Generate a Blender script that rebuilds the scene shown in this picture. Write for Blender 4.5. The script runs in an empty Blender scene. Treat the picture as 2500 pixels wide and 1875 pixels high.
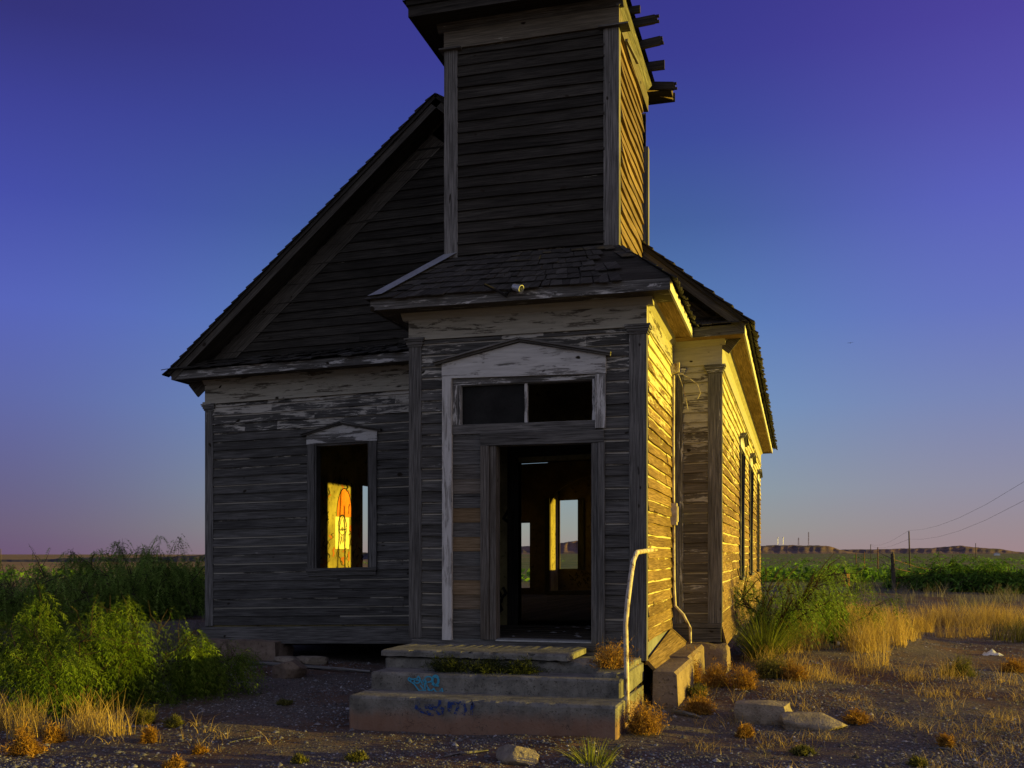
import bpy, math, random
import numpy as np
from mathutils import Vector, Matrix
random.seed(7); RNG = np.random.default_rng(11)
D = bpy.data; SC = bpy.context.scene; COL = SC.collection
rad = math.radians

# ------------------------------------------------------------------ camera
# world frame: origin at the front right corner of the porch, +x along the facade, +y into the church
FPX, HZ, CH = 2450.0, 1352.0, 1.75          # focal length and horizon in the 2500 px photograph, eye height
TH = math.atan(692 / FPX)
RX, RY, FX, FY = math.cos(TH), math.sin(TH), -math.sin(TH), math.cos(TH)
X0, Y0 = (1573 - 1250) / FPX * 10.8, 10.8
CX, CY = -(X0 * RX + Y0 * FX), -(X0 * RY + Y0 * FY)
cam = D.objects.new('camera', D.cameras.new('camera')); COL.objects.link(cam)
cam.location = (CX, CY, CH); cam.rotation_euler = (rad(90), 0, TH)
cam.data.sensor_width = 36; cam.data.lens = 36 * FPX / 2500
cam.data.shift_y = (HZ - 937.5) / 2500; cam.data.clip_start = .1; cam.data.clip_end = 30000
SC.camera = cam

# ------------------------------------------------------------------ light
SUN_AZ, SUN_EL = rad(4.6), rad(3.8)         # from +x towards +y
SD = Vector((math.cos(SUN_EL) * math.cos(SUN_AZ), math.cos(SUN_EL) * math.sin(SUN_AZ), math.sin(SUN_EL)))
sl = D.lights.new('sun', 'SUN'); sl.energy = 5.0; sl.angle = rad(.5); sl.color = (1.0, .72, .06)
so = D.objects.new('sun', sl); COL.objects.link(so); so.rotation_euler = SD.to_track_quat('Z', 'Y').to_euler()
SC.view_settings.view_transform = 'Standard'; SC.view_settings.look = 'None'
EXPOSURE = .85; SC.view_settings.exposure = EXPOSURE; SC.view_settings.gamma = 1
SC.cycles.max_bounces = 8; SC.cycles.transparent_max_bounces = 12

def s2l(c):
    return tuple((v / 255 / 12.92) if v / 255 <= .04045 else ((v / 255 + .055) / 1.055) ** 2.4 for v in c)

class NT:
    """tiny node-tree helper"""
    def __init__(s, nt): s.t = nt; s.n = nt.nodes; s.l = nt.links
    def add(s, typ, **kw):
        n = s.n.new(typ)
        for k, v in kw.items():
            if k == 'i':
                for kk, vv in v.items():
                    if isinstance(vv, bpy.types.NodeSocket): s.l.new(vv, n.inputs[kk])
                    else: n.inputs[kk].default_value = vv
            else: setattr(n, k, v)
        return n
    def math(s, op, a, b=0.0, c=0.0, clamp=False):
        n = s.add('ShaderNodeMath', operation=op, use_clamp=clamp)
        for i, v in enumerate((a, b, c)):
            if isinstance(v, bpy.types.NodeSocket): s.l.new(v, n.inputs[i])
            else: n.inputs[i].default_value = v
        return n.outputs[0]
    def step(s, v, a, b, lo=0.0, hi=1.0):
        n = s.add('ShaderNodeMapRange', interpolation_type='SMOOTHSTEP', i={'Value': v, 'From Min': a, 'From Max': b, 'To Min': lo, 'To Max': hi})
        return n.outputs[0]
    def mix(s, f, a, b, blend='MIX'):
        n = s.add('ShaderNodeMix', data_type='RGBA', blend_type=blend)
        for k, v in ((0, f), (6, a), (7, b)):
            if isinstance(v, bpy.types.NodeSocket): s.l.new(v, n.inputs[k])
            else: n.inputs[k].default_value = v if k == 0 else (tuple(v) + (1,))[:4]
        return n.outputs[2]
    def ramp(s, f, stops):
        n = s.add('ShaderNodeValToRGB'); e = n.color_ramp.elements
        while len(e) < len(stops): e.new(.5)
        for x, (p, c) in zip(e, stops):
            x.position = p; x.color = tuple(c) + (1,)
        s.l.new(f, n.inputs[0]); return n.outputs[0]
    def dot(s, v, ax):
        n = s.add('ShaderNodeVectorMath', operation='DOT_PRODUCT'); s.l.new(v, n.inputs[0]); n.inputs[1].default_value = ax
        return n.outputs['Value']
    def noise(s, vec, scale, detail=4, rough=.6, dist=0.0):
        n = s.add('ShaderNodeTexNoise', i={'Scale': scale, 'Detail': detail, 'Roughness': rough, 'Distortion': dist})
        if vec is not None: s.l.new(vec, n.inputs['Vector'])
        return n.outputs['Fac']
    def mapping(s, vec, scale=(1, 1, 1), loc=(0, 0, 0)):
        n = s.add('ShaderNodeMapping', i={'Scale': scale, 'Location': loc}); s.l.new(vec, n.inputs['Vector']); return n.outputs[0]

def sky():
    w = D.worlds.new('World'); SC.world = w; w.use_nodes = True
    t = NT(w.node_tree); t.n.clear()
    tc = t.add('ShaderNodeTexCoord').outputs['Generated']
    nz = t.add('ShaderNodeVectorMath', operation='NORMALIZE'); t.l.new(tc, nz.inputs[0]); d = nz.outputs[0]
    z = t.add('ShaderNodeSeparateXYZ'); t.l.new(d, z.inputs[0]); z = z.outputs[2]
    zz = t.math('MAXIMUM', z, 0)
    left = [(0, (104, 82, 116)), (.025, (104, 90, 122)), (.062, (99, 94, 137)), (.142, (92, 100, 166)), (.22, (85, 97, 184)), (.31, (68, 75, 168)), (.38, (60, 62, 148)), (.44, (50, 48, 118)), (.50, (44, 41, 102)), (.8, (36, 36, 92))]
    mid = [(0, (154, 140, 136)), (.025, (147, 152, 147)), (.062, (137, 156, 164)), (.142, (112, 147, 186)), (.22, (89, 127, 182)), (.31, (67, 95, 156)), (.38, (59, 74, 152)), (.44, (57, 59, 143)), (.50, (54, 52, 135)), (.8, (45, 45, 110))]
    right = [(0, (156, 132, 138)), (.025, (150, 136, 145)), (.062, (141, 139, 160)), (.142, (119, 131, 180)), (.22, (101, 114, 190)), (.31, (90, 95, 187)), (.38, (83, 78, 170)), (.44, (77, 66, 158)), (.50, (72, 58, 148)), (.8, (50, 45, 112))]
    cl, cm, cr = (t.ramp(zz, [(p, s2l(c)) for p, c in q]) for q in (left, mid, right))
    h_ = t.dot(d, (RX, RY, 0))
    c = t.mix(t.step(h_, -.50, -.06), cl, cm); c = t.mix(t.step(h_, .12, .46), c, cr)
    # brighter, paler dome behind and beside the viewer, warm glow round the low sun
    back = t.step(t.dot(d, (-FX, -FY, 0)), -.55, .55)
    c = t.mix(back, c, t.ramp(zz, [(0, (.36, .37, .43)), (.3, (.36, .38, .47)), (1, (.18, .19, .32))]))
    g = t.math('POWER', t.math('MAXIMUM', t.dot(d, tuple(SD)), 0), 7)
    c = t.mix(1.0, c, t.mix(g, (0, 0, 0), (.95, .50, .16)), 'ADD')
    st = t.add('ShaderNodeTexSky', sky_type='NISHITA', sun_disc=False, sun_elevation=SUN_EL, sun_rotation=rad(90) - SUN_AZ, altitude=1200)
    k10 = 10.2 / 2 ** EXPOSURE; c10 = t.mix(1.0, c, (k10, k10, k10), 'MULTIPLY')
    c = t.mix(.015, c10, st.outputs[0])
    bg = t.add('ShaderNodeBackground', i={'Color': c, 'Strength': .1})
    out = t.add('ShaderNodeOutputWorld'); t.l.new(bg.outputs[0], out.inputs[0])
sky()

# ------------------------------------------------------------------ materials
def new_mat(name):
    m = D.materials.new(name); m.use_nodes = True; t = NT(m.node_tree); t.n.clear()
    t.out = t.add('ShaderNodeOutputMaterial'); return m, t
def finish(t, col, rough=.85, bump=None, bstr=.3, bdist=.01, spec=.25, metal=0.0):
    b = t.add('ShaderNodeBsdfPrincipled', i={'Roughness': rough, 'Specular IOR Level': spec, 'Metallic': metal})
    if isinstance(col, bpy.types.NodeSocket): t.l.new(col, b.inputs['Base Color'])
    else: b.inputs['Base Color'].default_value = tuple(col) + (1,)
    if bump is not None:
        bn = t.add('ShaderNodeBump', i={'Strength': bstr, 'Distance': bdist, 'Height': bump}); t.l.new(bn.outputs[0], b.inputs['Normal'])
    t.l.new(b.outputs[0], t.out.inputs[0])
def att(t):
    a = t.add('ShaderNodeAttribute', attribute_name='att'); s = t.add('ShaderNodeSeparateColor'); t.l.new(a.outputs['Color'], s.inputs[0])
    return s.outputs
def wood(name, dark, light, paint=(.62, .60, .55), bstr=.5):
    m, t = new_mat(name)
    uv = t.add('ShaderNodeUVMap', uv_map='uv').outputs[0]
    tone, pa, warm = att(t)[:3]
    g1 = t.noise(t.mapping(uv, (2.0, 62, 1)), 1, 5, .68, .45)
    g2 = t.noise(t.mapping(uv, (3.6, 190, 1)), 1, 3, .7)
    big = t.noise(t.mapping(uv, (.7, 2.2, 1)), 1, 3, .6)
    g = t.math('ADD', t.math('MULTIPLY', g1, .6), t.math('MULTIPLY', g2, .4))
    c = t.ramp(g, [(.35, dark), (.5, tuple((a + b) * .45 for a, b in zip(dark, light))), (.65, light)])
    c = t.mix(t.math('MULTIPLY', t.step(big, .35, .7), .45), c, (dark[0] * .8, dark[1] * .72, dark[2] * .6))
    wc = t.ramp(g, [(.3, (.07, .045, .02)), (.7, (.26, .165, .075))])
    c = t.mix(warm, c, wc)
    tn = t.add('ShaderNodeCombineColor', i={0: tone, 1: tone, 2: tone}).outputs[0]
    c = t.mix(1.0, c, tn, 'MULTIPLY')
    pn = t.noise(t.mapping(uv, (2.0, 11, 1), (3, 1, 0)), 1, 7, .72, .4)
    pm = t.math('ADD', t.math('MULTIPLY', pn, .72), t.math('MULTIPLY', g, .28))
    th = t.math('SUBTRACT', .80, t.math('MULTIPLY', pa, .6))
    msk = t.step(t.math('SUBTRACT', pm, th), -.012, .035)
    pc = t.mix(t.noise(t.mapping(uv, (3, 30, 1)), 1, 4), tuple(v * .45 for v in paint), paint)
    c = t.mix(t.math('MULTIPLY', msk, .92), c, pc)
    kn = t.noise(t.mapping(uv, (5, 9, 1), (7, 3, 0)), 1, 1)
    c = t.mix(t.step(kn, .72, .76), c, (.02, .016, .012))
    h = t.math('ADD', g, t.math('MULTIPLY', msk, .18))
    finish(t, c, .9, h, bstr, .006, .15); return m
def noisy(name, a, b, scale=6, detail=6, rough=.9, bstr=.4, bdist=.02, extra=None, useatt=False, spec=.2, metal=0.0):
    m, t = new_mat(name)
    o = t.add('ShaderNodeTexCoord').outputs['Object']
    n = t.noise(o, scale, detail, .65)
    c = t.ramp(n, [(.3, a), (.7, b)])
    n2 = t.noise(o, scale * 9, 3)
    c = t.mix(t.step(n2, .55, .75), c, tuple(v * .6 for v in a))
    if extra: c = extra(t, o, c)
    if useatt:
        tone = att(t)[0]; c = t.mix(1.0, c, t.add('ShaderNodeCombineColor', i={0: tone, 1: tone, 2: tone}).outputs[0], 'MULTIPLY')
    finish(t, c, rough, t.math('ADD', n, t.math('MULTIPLY', n2, .5)), bstr, bdist, spec, metal); return m
def leaf(name, a, b, trans=.4):
    m, t = new_mat(name)
    tone, u = att(t)[:2]
    c = t.mix(u, a, b)
    c = t.mix(1.0, c, t.add('ShaderNodeCombineColor', i={0: tone, 1: tone, 2: tone}).outputs[0], 'MULTIPLY')
    d1 = t.add('ShaderNodeBsdfDiffuse', i={'Color': c}); d2 = t.add('ShaderNodeBsdfTranslucent', i={'Color': c})
    mx = t.add('ShaderNodeMixShader', i={0: trans}); t.l.new(d1.outputs[0], mx.inputs[1]); t.l.new(d2.outputs[0], mx.inputs[2])
    t.l.new(mx.outputs[0], t.out.inputs[0]); return m
def stain_concrete(t, o, c):
    z = t.add('ShaderNodeSeparateXYZ'); t.l.new(o, z.inputs[0])
    nz = t.noise(o, 2.3, 5)
    lo = t.step(t.math('ADD', z.outputs[2], t.math('MULTIPLY', nz, -.32)), .10, -.06)
    c = t.mix(t.math('MULTIPLY', lo, .7), c, (.23, .12, .075))
    v = t.noise(t.mapping(o, (9, 9, .7)), 1.2, 4)
    c = t.mix(t.step(v, .56, .72, 0, .45), c, (.10, .095, .085))
    cr = t.add('ShaderNodeTexVoronoi', feature='DISTANCE_TO_EDGE', i={'Scale': 1.35})
    ds = t.add('ShaderNodeVectorMath', operation='ADD'); t.l.new(o, ds.inputs[0])
    nn = t.add('ShaderNodeTexNoise', i={'Scale': 5.0, 'Detail': 4}); t.l.new(o, nn.inputs['Vector'])
    t.l.new(nn.outputs['Color'], ds.inputs[1]); t.l.new(ds.outputs[0], cr.inputs['Vector'])
    return t.mix(t.step(cr.outputs['Distance'], .006, .001, 0, .85), c, (.05, .045, .04))
def worn_paint(name, col, lo):
    m, t = new_mat(name); o = t.add('ShaderNodeTexCoord').outputs['Object']; n = t.noise(o, 34, 4, .7)
    b = t.add('ShaderNodeBsdfDiffuse', i={'Color': tuple(col) + (1,)}); tr_ = t.add('ShaderNodeBsdfTransparent')
    mx = t.add('ShaderNodeMixShader', i={0: t.step(n, lo - .04, lo + .05, .08, .92)}); t.l.new(tr_.outputs[0], mx.inputs[1]); t.l.new(b.outputs[0], mx.inputs[2]); t.l.new(mx.outputs[0], t.out.inputs[0]); return m
M = dict(
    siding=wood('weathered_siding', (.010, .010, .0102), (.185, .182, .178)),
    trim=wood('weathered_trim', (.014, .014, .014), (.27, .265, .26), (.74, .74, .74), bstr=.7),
    bleached=wood('bleached_siding', (.05, .030, .014), (.38, .265, .14), (.74, .68, .42), bstr=.9),  # sunlit copy of the siding: sun's warmth and brightness put into the colour
    bleached_dark=wood('bleached_board', (.06, .04, .02), (.34, .25, .15), bstr=.8),  # sunlit copy of the dark boards, lightened in colour to look sun-struck
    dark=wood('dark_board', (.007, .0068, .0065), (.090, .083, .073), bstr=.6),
    cream=wood('old_paint', (.05, .046, .038), (.20, .18, .15), (.52, .50, .43)),
    shingle=wood('cedar_shingle', (.008, .0078, .0075), (.105, .10, .093), bstr=.8),
    mesq_back=leaf('thicket_leaf', (.10, .19, .03), (.24, .35, .07)),
    floor=wood('floor_board', (.03, .026, .022), (.13, .11, .09)),
    concrete=noisy('old_concrete', (.075, .075, .070), (.235, .23, .21), 4.5, 7, .95, .5, .02, stain_concrete),
    stone=noisy('red_sandstone', (.13, .095, .075), (.27, .21, .165), 3, 7, .95, .7, .03),
    rock=noisy('grey_rock', (.15, .125, .10), (.33, .28, .22), 5, 7, .95, .8, .03),
    gravel=noisy('gravel_stone', (.11, .11, .115), (.28, .27, .275), 30, 3, .9, .2, .01, None, True),
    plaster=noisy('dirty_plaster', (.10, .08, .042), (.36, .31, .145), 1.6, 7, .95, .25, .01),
    stained=noisy('stained_plaster', (.045, .032, .020), (.15, .115, .07), 1.1, 7, .95, .25, .01),  # dark brown plaster, with the shade of the unlit apse put into its colour
    grey_plaster=noisy('grey_plaster', (.12, .125, .13), (.21, .22, .23), 1.6, 7, .95, .25, .01),
    pipe=noisy('painted_pipe', (.34, .28, .22), (.66, .62, .54), 9, 5, .6, .3, .004, lambda t, o, c: t.mix(t.step(t.noise(t.mapping(o, (1, 1, .35)), 15, 5, .7), .5, .62, 0, .85), c, (.10, .05, .03))),
    steel=noisy('galvanised_steel', (.32, .34, .36), (.48, .50, .53), 12, 3, .45, .1, .004, None, False, .5, .6),
    flash=noisy('flashing_metal', (.20, .20, .20), (.30, .33, .36), 5, 5, .55, .2, .004, None, False, .5, .3),
    rust=noisy('rusty_metal', (.10, .045, .022), (.22, .12, .06), 8, 6, .85, .4, .01),
    bark=noisy('bark', (.028, .020, .014), (.075, .055, .04), 30, 4, .95, .6, .01),
    post=noisy('fence_wood', (.035, .028, .022), (.12, .10, .08), 12, 5, .95, .6, .01),
    glass=noisy('dusty_glass', (.006, .006, .006), (.016, .016, .016), 4, 3, .6, .0, .01, None, False, .15),
    black=noisy('black_paint', (.012, .011, .010), (.02, .018, .017), 20, 2, .8, .0),
    cyan=worn_paint('cyan_paint', (.06, .33, .52), .40),
    blue=worn_paint('blue_paint', (.03, .06, .21), .50),
    orange=noisy('orange_paint', (.45, .12, .025), (.62, .20, .05), 6, 4, .8, .0),
    redp=noisy('red_paint', (.26, .07, .02), (.36, .12, .04), 10, 3, .8, .0),
    paper=noisy('paper', (.62, .56, .38), (.70, .64, .46), 3, 3, .9, .0),
    white=noisy('white_scrap', (.55, .55, .56), (.75, .75, .76), 8, 3, .7, .1),
    bluecloth=noisy('blue_cloth', (.04, .05, .13), (.10, .12, .26), 14, 4, .9, .4, .01),
    mesq=leaf('mesquite_leaf', (.052, .108, .012), (.165, .235, .035)),
    mesq_far=leaf('scrub_leaf', (.065, .15, .02), (.16, .30, .05)),
    gold=leaf('dry_grass_blade', (.30, .20, .065), (.56, .42, .17), .35),
    darkweed=leaf('dark_weed', (.022, .034, .010), (.06, .07, .022), .2),
    weed=leaf('russet_weed', (.21, .105, .022), (.40, .23, .055), .3),
    greenw=leaf('dull_green_weed', (.075, .085, .025), (.17, .16, .05), .3),
    yucca=leaf('spiky_blade', (.09, .13, .02), (.30, .30, .07), .25),
    palegrass=leaf('pale_grass', (.13, .12, .085), (.27, .25, .18), .3),
)
def ground_mat():
    m, t = new_mat('desert_ground')
    p = t.add('ShaderNodeTexCoord').outputs['Object']
    n1 = t.noise(p, .55, 6, .65); n2 = t.noise(p, 4.0, 6, .7); n3 = t.noise(p, 38, 4, .7)
    c = t.ramp(n2, [(.3, (.055, .032, .022)), (.55, (.130, .076, .050)), (.75, (.19, .125, .09))])
    c = t.mix(t.step(n1, .36, .58, 0, .75), c, t.ramp(n3, [(.35, (.055, .050, .048)), (.65, (.18, .165, .155))]))
    vr = t.add('ShaderNodeTexVoronoi', i={'Scale': 34.0}); t.l.new(p, vr.inputs['Vector'])
    peb = t.step(vr.outputs['Distance'], .42, .22)
    vs = t.add('ShaderNodeSeparateColor'); t.l.new(vr.outputs['Color'], vs.inputs[0])
    pm = t.math('MULTIPLY', peb, t.step(vs.outputs[0], .35, .42))
    pm = t.math('MULTIPLY', pm, t.step(n1, .38, .52))
    c = t.mix(t.math('MULTIPLY', pm, .8), c, t.ramp(vs.outputs[1], [(0, (.05, .05, .055)), (.7, (.15, .145, .15)), (1, (.34, .31, .28))]))
    # the plain further off: green scrub to the right, cured grass to the left
    ln = t.add('ShaderNodeVectorMath', operation='LENGTH'); t.l.new(p, ln.inputs[0]); r = ln.outputs['Value']
    far = t.step(r, 20, 60)
    k = t.noise(t.mapping(p, (.012, .012, 0)), 1, 5, .6); k2 = t.noise(t.mapping(p, (.11, .11, 0)), 1, 5, .6)
    gr = t.ramp(k2, [(.3, (.045, .08, .018)), (.55, (.12, .145, .04)), (.75, (.24, .19, .08))])
    gl = t.ramp(k2, [(.3, (.09, .085, .03)), (.5, (.26, .18, .075)), (.75, (.36, .25, .11))])
    side = t.step(t.math('ADD', t.dot(p, (RX, RY, 0)), t.math('MULTIPLY', t.dot(p, (FX, FY, 0)), .12)), -10, 10)
    fc = t.mix(side, gl, gr)
    fc = t.mix(t.step(k, .5, .68, 0, .7), fc, (.20, .125, .07))
    c = t.mix(far, c, fc)
    h = t.math('ADD', t.math('MULTIPLY', n2, .6), t.math('ADD', t.math('MULTIPLY', n3, .35), t.math('MULTIPLY', pm, .5)))
    finish(t, c, .95, h, .9, .035, .12); return m
M['ground'] = ground_mat()
def mesa_extra(t, o, c):
    n = t.noise(t.mapping(o, (.006, .006, .05)), 1, 6, .6)
    return t.mix(t.step(n, .45, .65, 0, .8), c, (.055, .05, .035))
M['mesa'] = noisy('mesa_rock', (.10, .062, .045), (.21, .135, .095), .012, 8, .95, .6, 6, mesa_extra)
M['ridge'] = noisy('ridge_scrub', (.030, .030, .034), (.055, .050, .050), .03, 6, .95, .3, 2)

# ------------------------------------------------------------------ mesh building
def tag(o, label=None, cat=None, group=None, kind=None):
    for k, v in (('label', label), ('category', cat), ('group', group), ('kind', kind)):
        if v: o[k] = v
    return o
def empty(name, loc=(0, 0, 0), label=None, cat=None, group=None, parent=None):
    o = D.objects.new(name, None); COL.objects.link(o); o.location = loc; o.empty_display_size = .2
    if parent: o.parent = parent
    return tag(o, label, cat, group)
def link(name, me, mat, parent=None, loc=(0, 0, 0)):
    o = D.objects.new(name, me); COL.objects.link(o)
    if mat is not None: me.materials.append(mat)
    if parent is not None: o.parent = parent
    o.location = loc; return o
def wloc(o):
    v = Vector(o.location)
    while o.parent: o = o.parent; v = v + Vector(o.location)
    return v
def np_mesh(name, V, Q, mat, parent=None, att=None, origin=None):
    """quads Q (n,4); att: per-face (n,3) colours; origin: where the object sits"""
    V = np.asarray(V, dtype=np.float32); Q = np.asarray(Q, dtype=np.int32)
    base = wloc(parent) if parent is not None else Vector((0, 0, 0))
    if origin is None: origin = base if parent is not None else Vector(V.mean(0))
    origin = Vector(origin); V = V - np.array(origin, dtype=np.float32)
    me = D.meshes.new(name); me.vertices.add(len(V)); me.vertices.foreach_set('co', V.ravel())
    me.loops.add(Q.size); me.loops.foreach_set('vertex_index', Q.ravel())
    me.polygons.add(len(Q)); me.polygons.foreach_set('loop_start', np.arange(0, Q.size, Q.shape[1], dtype=np.int32))
    if att is not None:
        a = me.attributes.new('att', 'FLOAT_COLOR', 'FACE'); c = np.ones((len(Q), 4), np.float32); c[:, :3] = att
        a.data.foreach_set('color', c.ravel())
    me.update(); me.validate()
    return link(name, me, mat, parent, origin - base)

def V3(*a): return Vector(a)
Z = V3(0, 0, 1)
class MB:
    """collects boards, quads and tubes; build() links them as ONE mesh"""
    def __init__(s, fn=None): s.v = []; s.f = []; s.uv = []; s.a = []; s.fn = fn; s.cur = (1, 0, 0)
    def look(s, tone=None, paint=0.0, warm=0.0):
        s.cur = (tone if tone is not None else random.uniform(.75, 1.2), paint, warm); return s
    def face(s, pts, ax=None, off=None, a=None):
        pts = [Vector(p) for p in pts]
        if ax is None: ax = (pts[1] - pts[0])
        ax = ax.normalized(); n = (pts[1] - pts[0]).cross(pts[2] - pts[0])
        if n.length < 1e-12 and len(pts) > 3: n = (pts[2] - pts[0]).cross(pts[3] - pts[0])
        b = n.normalized().cross(ax)
        if b.length < .1: b = ax.orthogonal()
        b.normalize(); o = off or (random.uniform(0, 50), random.uniform(0, 50))
        i = len(s.v); s.v += pts; s.f.append(tuple(range(i, i + len(pts))))
        s.uv += [(p.dot(ax) + o[0], p.dot(b) + o[1]) for p in pts]; s.a.append(a or s.cur)
    def box(s, o, a, b, c):
        """box from corner o with edge vectors; a is the grain direction"""
        o, a, b, c = (Vector(x) for x in (o, a, b, c)); off = (random.uniform(0, 50), random.uniform(0, 50))
        if a.cross(b).dot(c) < 0: b, c = c, b
        P = lambda i, j, k: o + a * i + b * j + c * k
        for q in (((0,0,0),(0,1,0),(1,1,0),(1,0,0)), ((0,0,1),(1,0,1),(1,1,1),(0,1,1)), ((0,0,0),(1,0,0),(1,0,1),(0,0,1)),
                  ((0,1,0),(0,1,1),(1,1,1),(1,1,0)), ((0,0,0),(0,0,1),(0,1,1),(0,1,0)), ((1,0,0),(1,1,0),(1,1,1),(1,0,1))):
            s.face([P(*x) for x in q], a, off)
        return s
    def bx(s, x0, x1, y0, y1, z0, z1, ax='x'):
        e = dict(x=V3(x1 - x0, 0, 0), y=V3(0, y1 - y0, 0), z=V3(0, 0, z1 - z0)); r = [k for k in 'xyz' if k != ax]
        return s.box((x0, y0, z0), e[ax], e[r[0]], e[r[1]])
    def prism(s, poly, ext, ax=None):
        poly = [Vector(p) for p in poly]; ext = Vector(ext); n = len(poly)
        nn = (poly[1] - poly[0]).cross(poly[2] - poly[1])
        if nn.dot(ext) > 0: poly = poly[::-1]
        off = (random.uniform(0, 50), random.uniform(0, 50)); ax = Vector(ax) if ax is not None else ext
        s.face(poly, ax, off); s.face([p + ext for p in poly[::-1]], ax, off)
        for i in range(n):
            p, q = poly[i], poly[(i + 1) % n]; s.face([p, p + ext, q + ext, q], ax, off)
        return s
    def tube(s, pts, r, n=10):
        pts = [Vector(p) for p in pts]; rr = r if isinstance(r, (list, tuple)) else [r] * len(pts); rings = []
        for i, p in enumerate(pts):
            t = (pts[min(i + 1, len(pts) - 1)] - pts[max(i - 1, 0)]).normalized()
            u = t.cross(V3(.31, .87, .38)).normalized(); w = t.cross(u)
            rings.append([p + (u * math.cos(k * math.tau / n) + w * math.sin(k * math.tau / n)) * rr[i] for k in range(n)])
        for i in range(len(pts) - 1):
            ax = pts[i + 1] - pts[i]
            for k in range(n):
                s.face([rings[i][k], rings[i][(k + 1) % n], rings[i + 1][(k + 1) % n], rings[i + 1][k]], ax, (0, 0))
        s.face(rings[0][::-1]); s.face(rings[-1]); return s
    def build(s, name, mat, parent=None, origin=None):
        vs = [Vector(s.fn(p)) if s.fn else p for p in s.v]
        base = wloc(parent) if parent is not None else Vector((0, 0, 0))
        o = Vector(origin) if origin is not None else (base if parent is not None else V3(0, 0, 0))
        me = D.meshes.new(name); me.from_pydata([tuple(p - o) for p in vs], [], s.f)
        u = me.uv_layers.new(name='uv'); u.data.foreach_set('uv', [c for q in s.uv for c in q])
        a = me.attributes.new('att', 'FLOAT_COLOR', 'FACE'); a.data.foreach_set('color', [c for q in s.a for c in (*q, 1)])
        me.update(); return link(name, me, mat, parent, o - base)

def sstep(x, a, b):
    t = np.clip((np.asarray(x, float) - a) / (b - a), 0, 1); return t * t * (3 - 2 * t)
def gh(x, y):
    """height of the ground"""
    x = np.asarray(x, float); y = np.asarray(y, float)
    z = .06 + .13 * sstep(y, -2.2, 1.5)
    z = z + .24 * np.exp(-((x - 2.7) / 1.1) ** 2 - ((y - 7.0) / 3.4) ** 2) + .12 * np.exp(-((x - 5.4) / 1.2) ** 2 - ((y - 12) / 2.2) ** 2)
    z = z + .10 * np.exp(-((x - 1.6) / .8) ** 2 - ((y - 3.5) / 2.5) ** 2)
    z = z + .025 * np.sin(x * 1.7 + y * .6) * np.sin(y * 1.3 - x * .4) + .012 * np.sin(x * 4.1 + 1) * np.sin(y * 3.7) + .006 * np.sin(x * 9 + y * 3) * np.sin(y * 8.3 - x * 2)
    dx, dy = x - CX, y - CY; f = dx * FX + dy * FY; r = dx * RX + dy * RY; d = np.hypot(dx, dy)
    z = z - 2.6 * sstep(d, 42, 230) + 3.6 * sstep(d, 700, 3200) * sstep(r / np.maximum(f, 1), -.1, .1)
    z = z - 3.2 * sstep(d, 200, 600) * sstep(-r / np.maximum(np.abs(f), 1), .05, .3)
    z = z + (.25 * np.sin(x * .06 + 1) * np.sin(y * .05) + .5 * np.sin(x * .017) * np.sin(y * .021 + 2)) * sstep(d, 40, 200)
    return z
def ray(px, py):
    a = (px - 1250) / FPX; return Vector((a * RX + FX, a * RY + FY, -(py - HZ) / FPX))
def P(px, py):
    """ground point seen at a place of the photograph"""
    d = ray(px, py); t = 10.0
    for _ in range(60):
        q = (float(gh(CX + d.x * t, CY + d.y * t)) - CH) / min(d.z, -1e-4); t += .6 * (min(q, 400) - t)
    return Vector((CX + d.x * t, CY + d.y * t, float(gh(CX + d.x * t, CY + d.y * t))))
def dist(p): return (p.x - CX) * FX + (p.y - CY) * FY

# ------------------------------------------------------------------ ground, hills
def build_ground():
    k = np.linspace(-1, 1, 521); s = np.sinh(k * 9.0) / np.sinh(9.0) * 9000
    X, Y = np.meshgrid(s + .5, s - 2.0); Zg = gh(X, Y); n = len(s)
    V = np.stack([X, Y, Zg], -1).reshape(-1, 3)
    i = np.arange(n * n).reshape(n, n); Q = np.stack([i[:-1, :-1], i[:-1, 1:], i[1:, 1:], i[1:, :-1]], -1).reshape(-1, 4)
    o = np_mesh('ground', V, Q, M['ground'], origin=(0, 0, 0)); tag(o, kind='structure')
    o.data.polygons.foreach_set('use_smooth', np.ones(len(Q), bool))
build_ground()
def hill(name, profile, dist0, depth, mat, seed):
    """flat-topped hill: profile = [(px, height)] along the view, at dist0, with a gullied slope towards us"""
    rg = np.random.default_rng(seed); px = np.arange(profile[0][0], profile[-1][0] + 1, 4.0)
    hh = np.interp(px, [p for p, _ in profile], [h for _, h in profile])
    rows = [(0, 0), (.25, .10), (.5, .26), (.72, .46), (.88, .68), (.97, .88), (1.04, .97), (1.2, 1.0), (1.8, 1.0), (2.6, .0)]
    V = []; gul = sum(np.sin(px * w + rg.uniform(0, 6)) * a for w, a in ((.05, .5), (.13, .35), (.31, .3), (.7, .18)))
    for j, (u, v) in enumerate(rows):
        dd = dist0 + depth * (u + .16 * gul * (1 - abs(2 * v - 1)) * (u < 1)); a = (px - 1250) / FPX
        x = CX + (a * RX + FX) * dd; y = CY + (a * RY + FY) * dd
        zb = gh(x, y) - 1.0
        V.append(np.stack([x, y, zb + (hh + 1.0) * v * (1 + .05 * gul * (v > .3))], -1))
    V = np.array(V); m, n = V.shape[:2]; i = np.arange(m * n).reshape(m, n)
    Q = np.stack([i[:-1, :-1], i[:-1, 1:], i[1:, 1:], i[1:, :-1]], -1).reshape(-1, 4)
    return tag(np_mesh(name, V.reshape(-1, 3), Q, mat), kind='structure')
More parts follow.
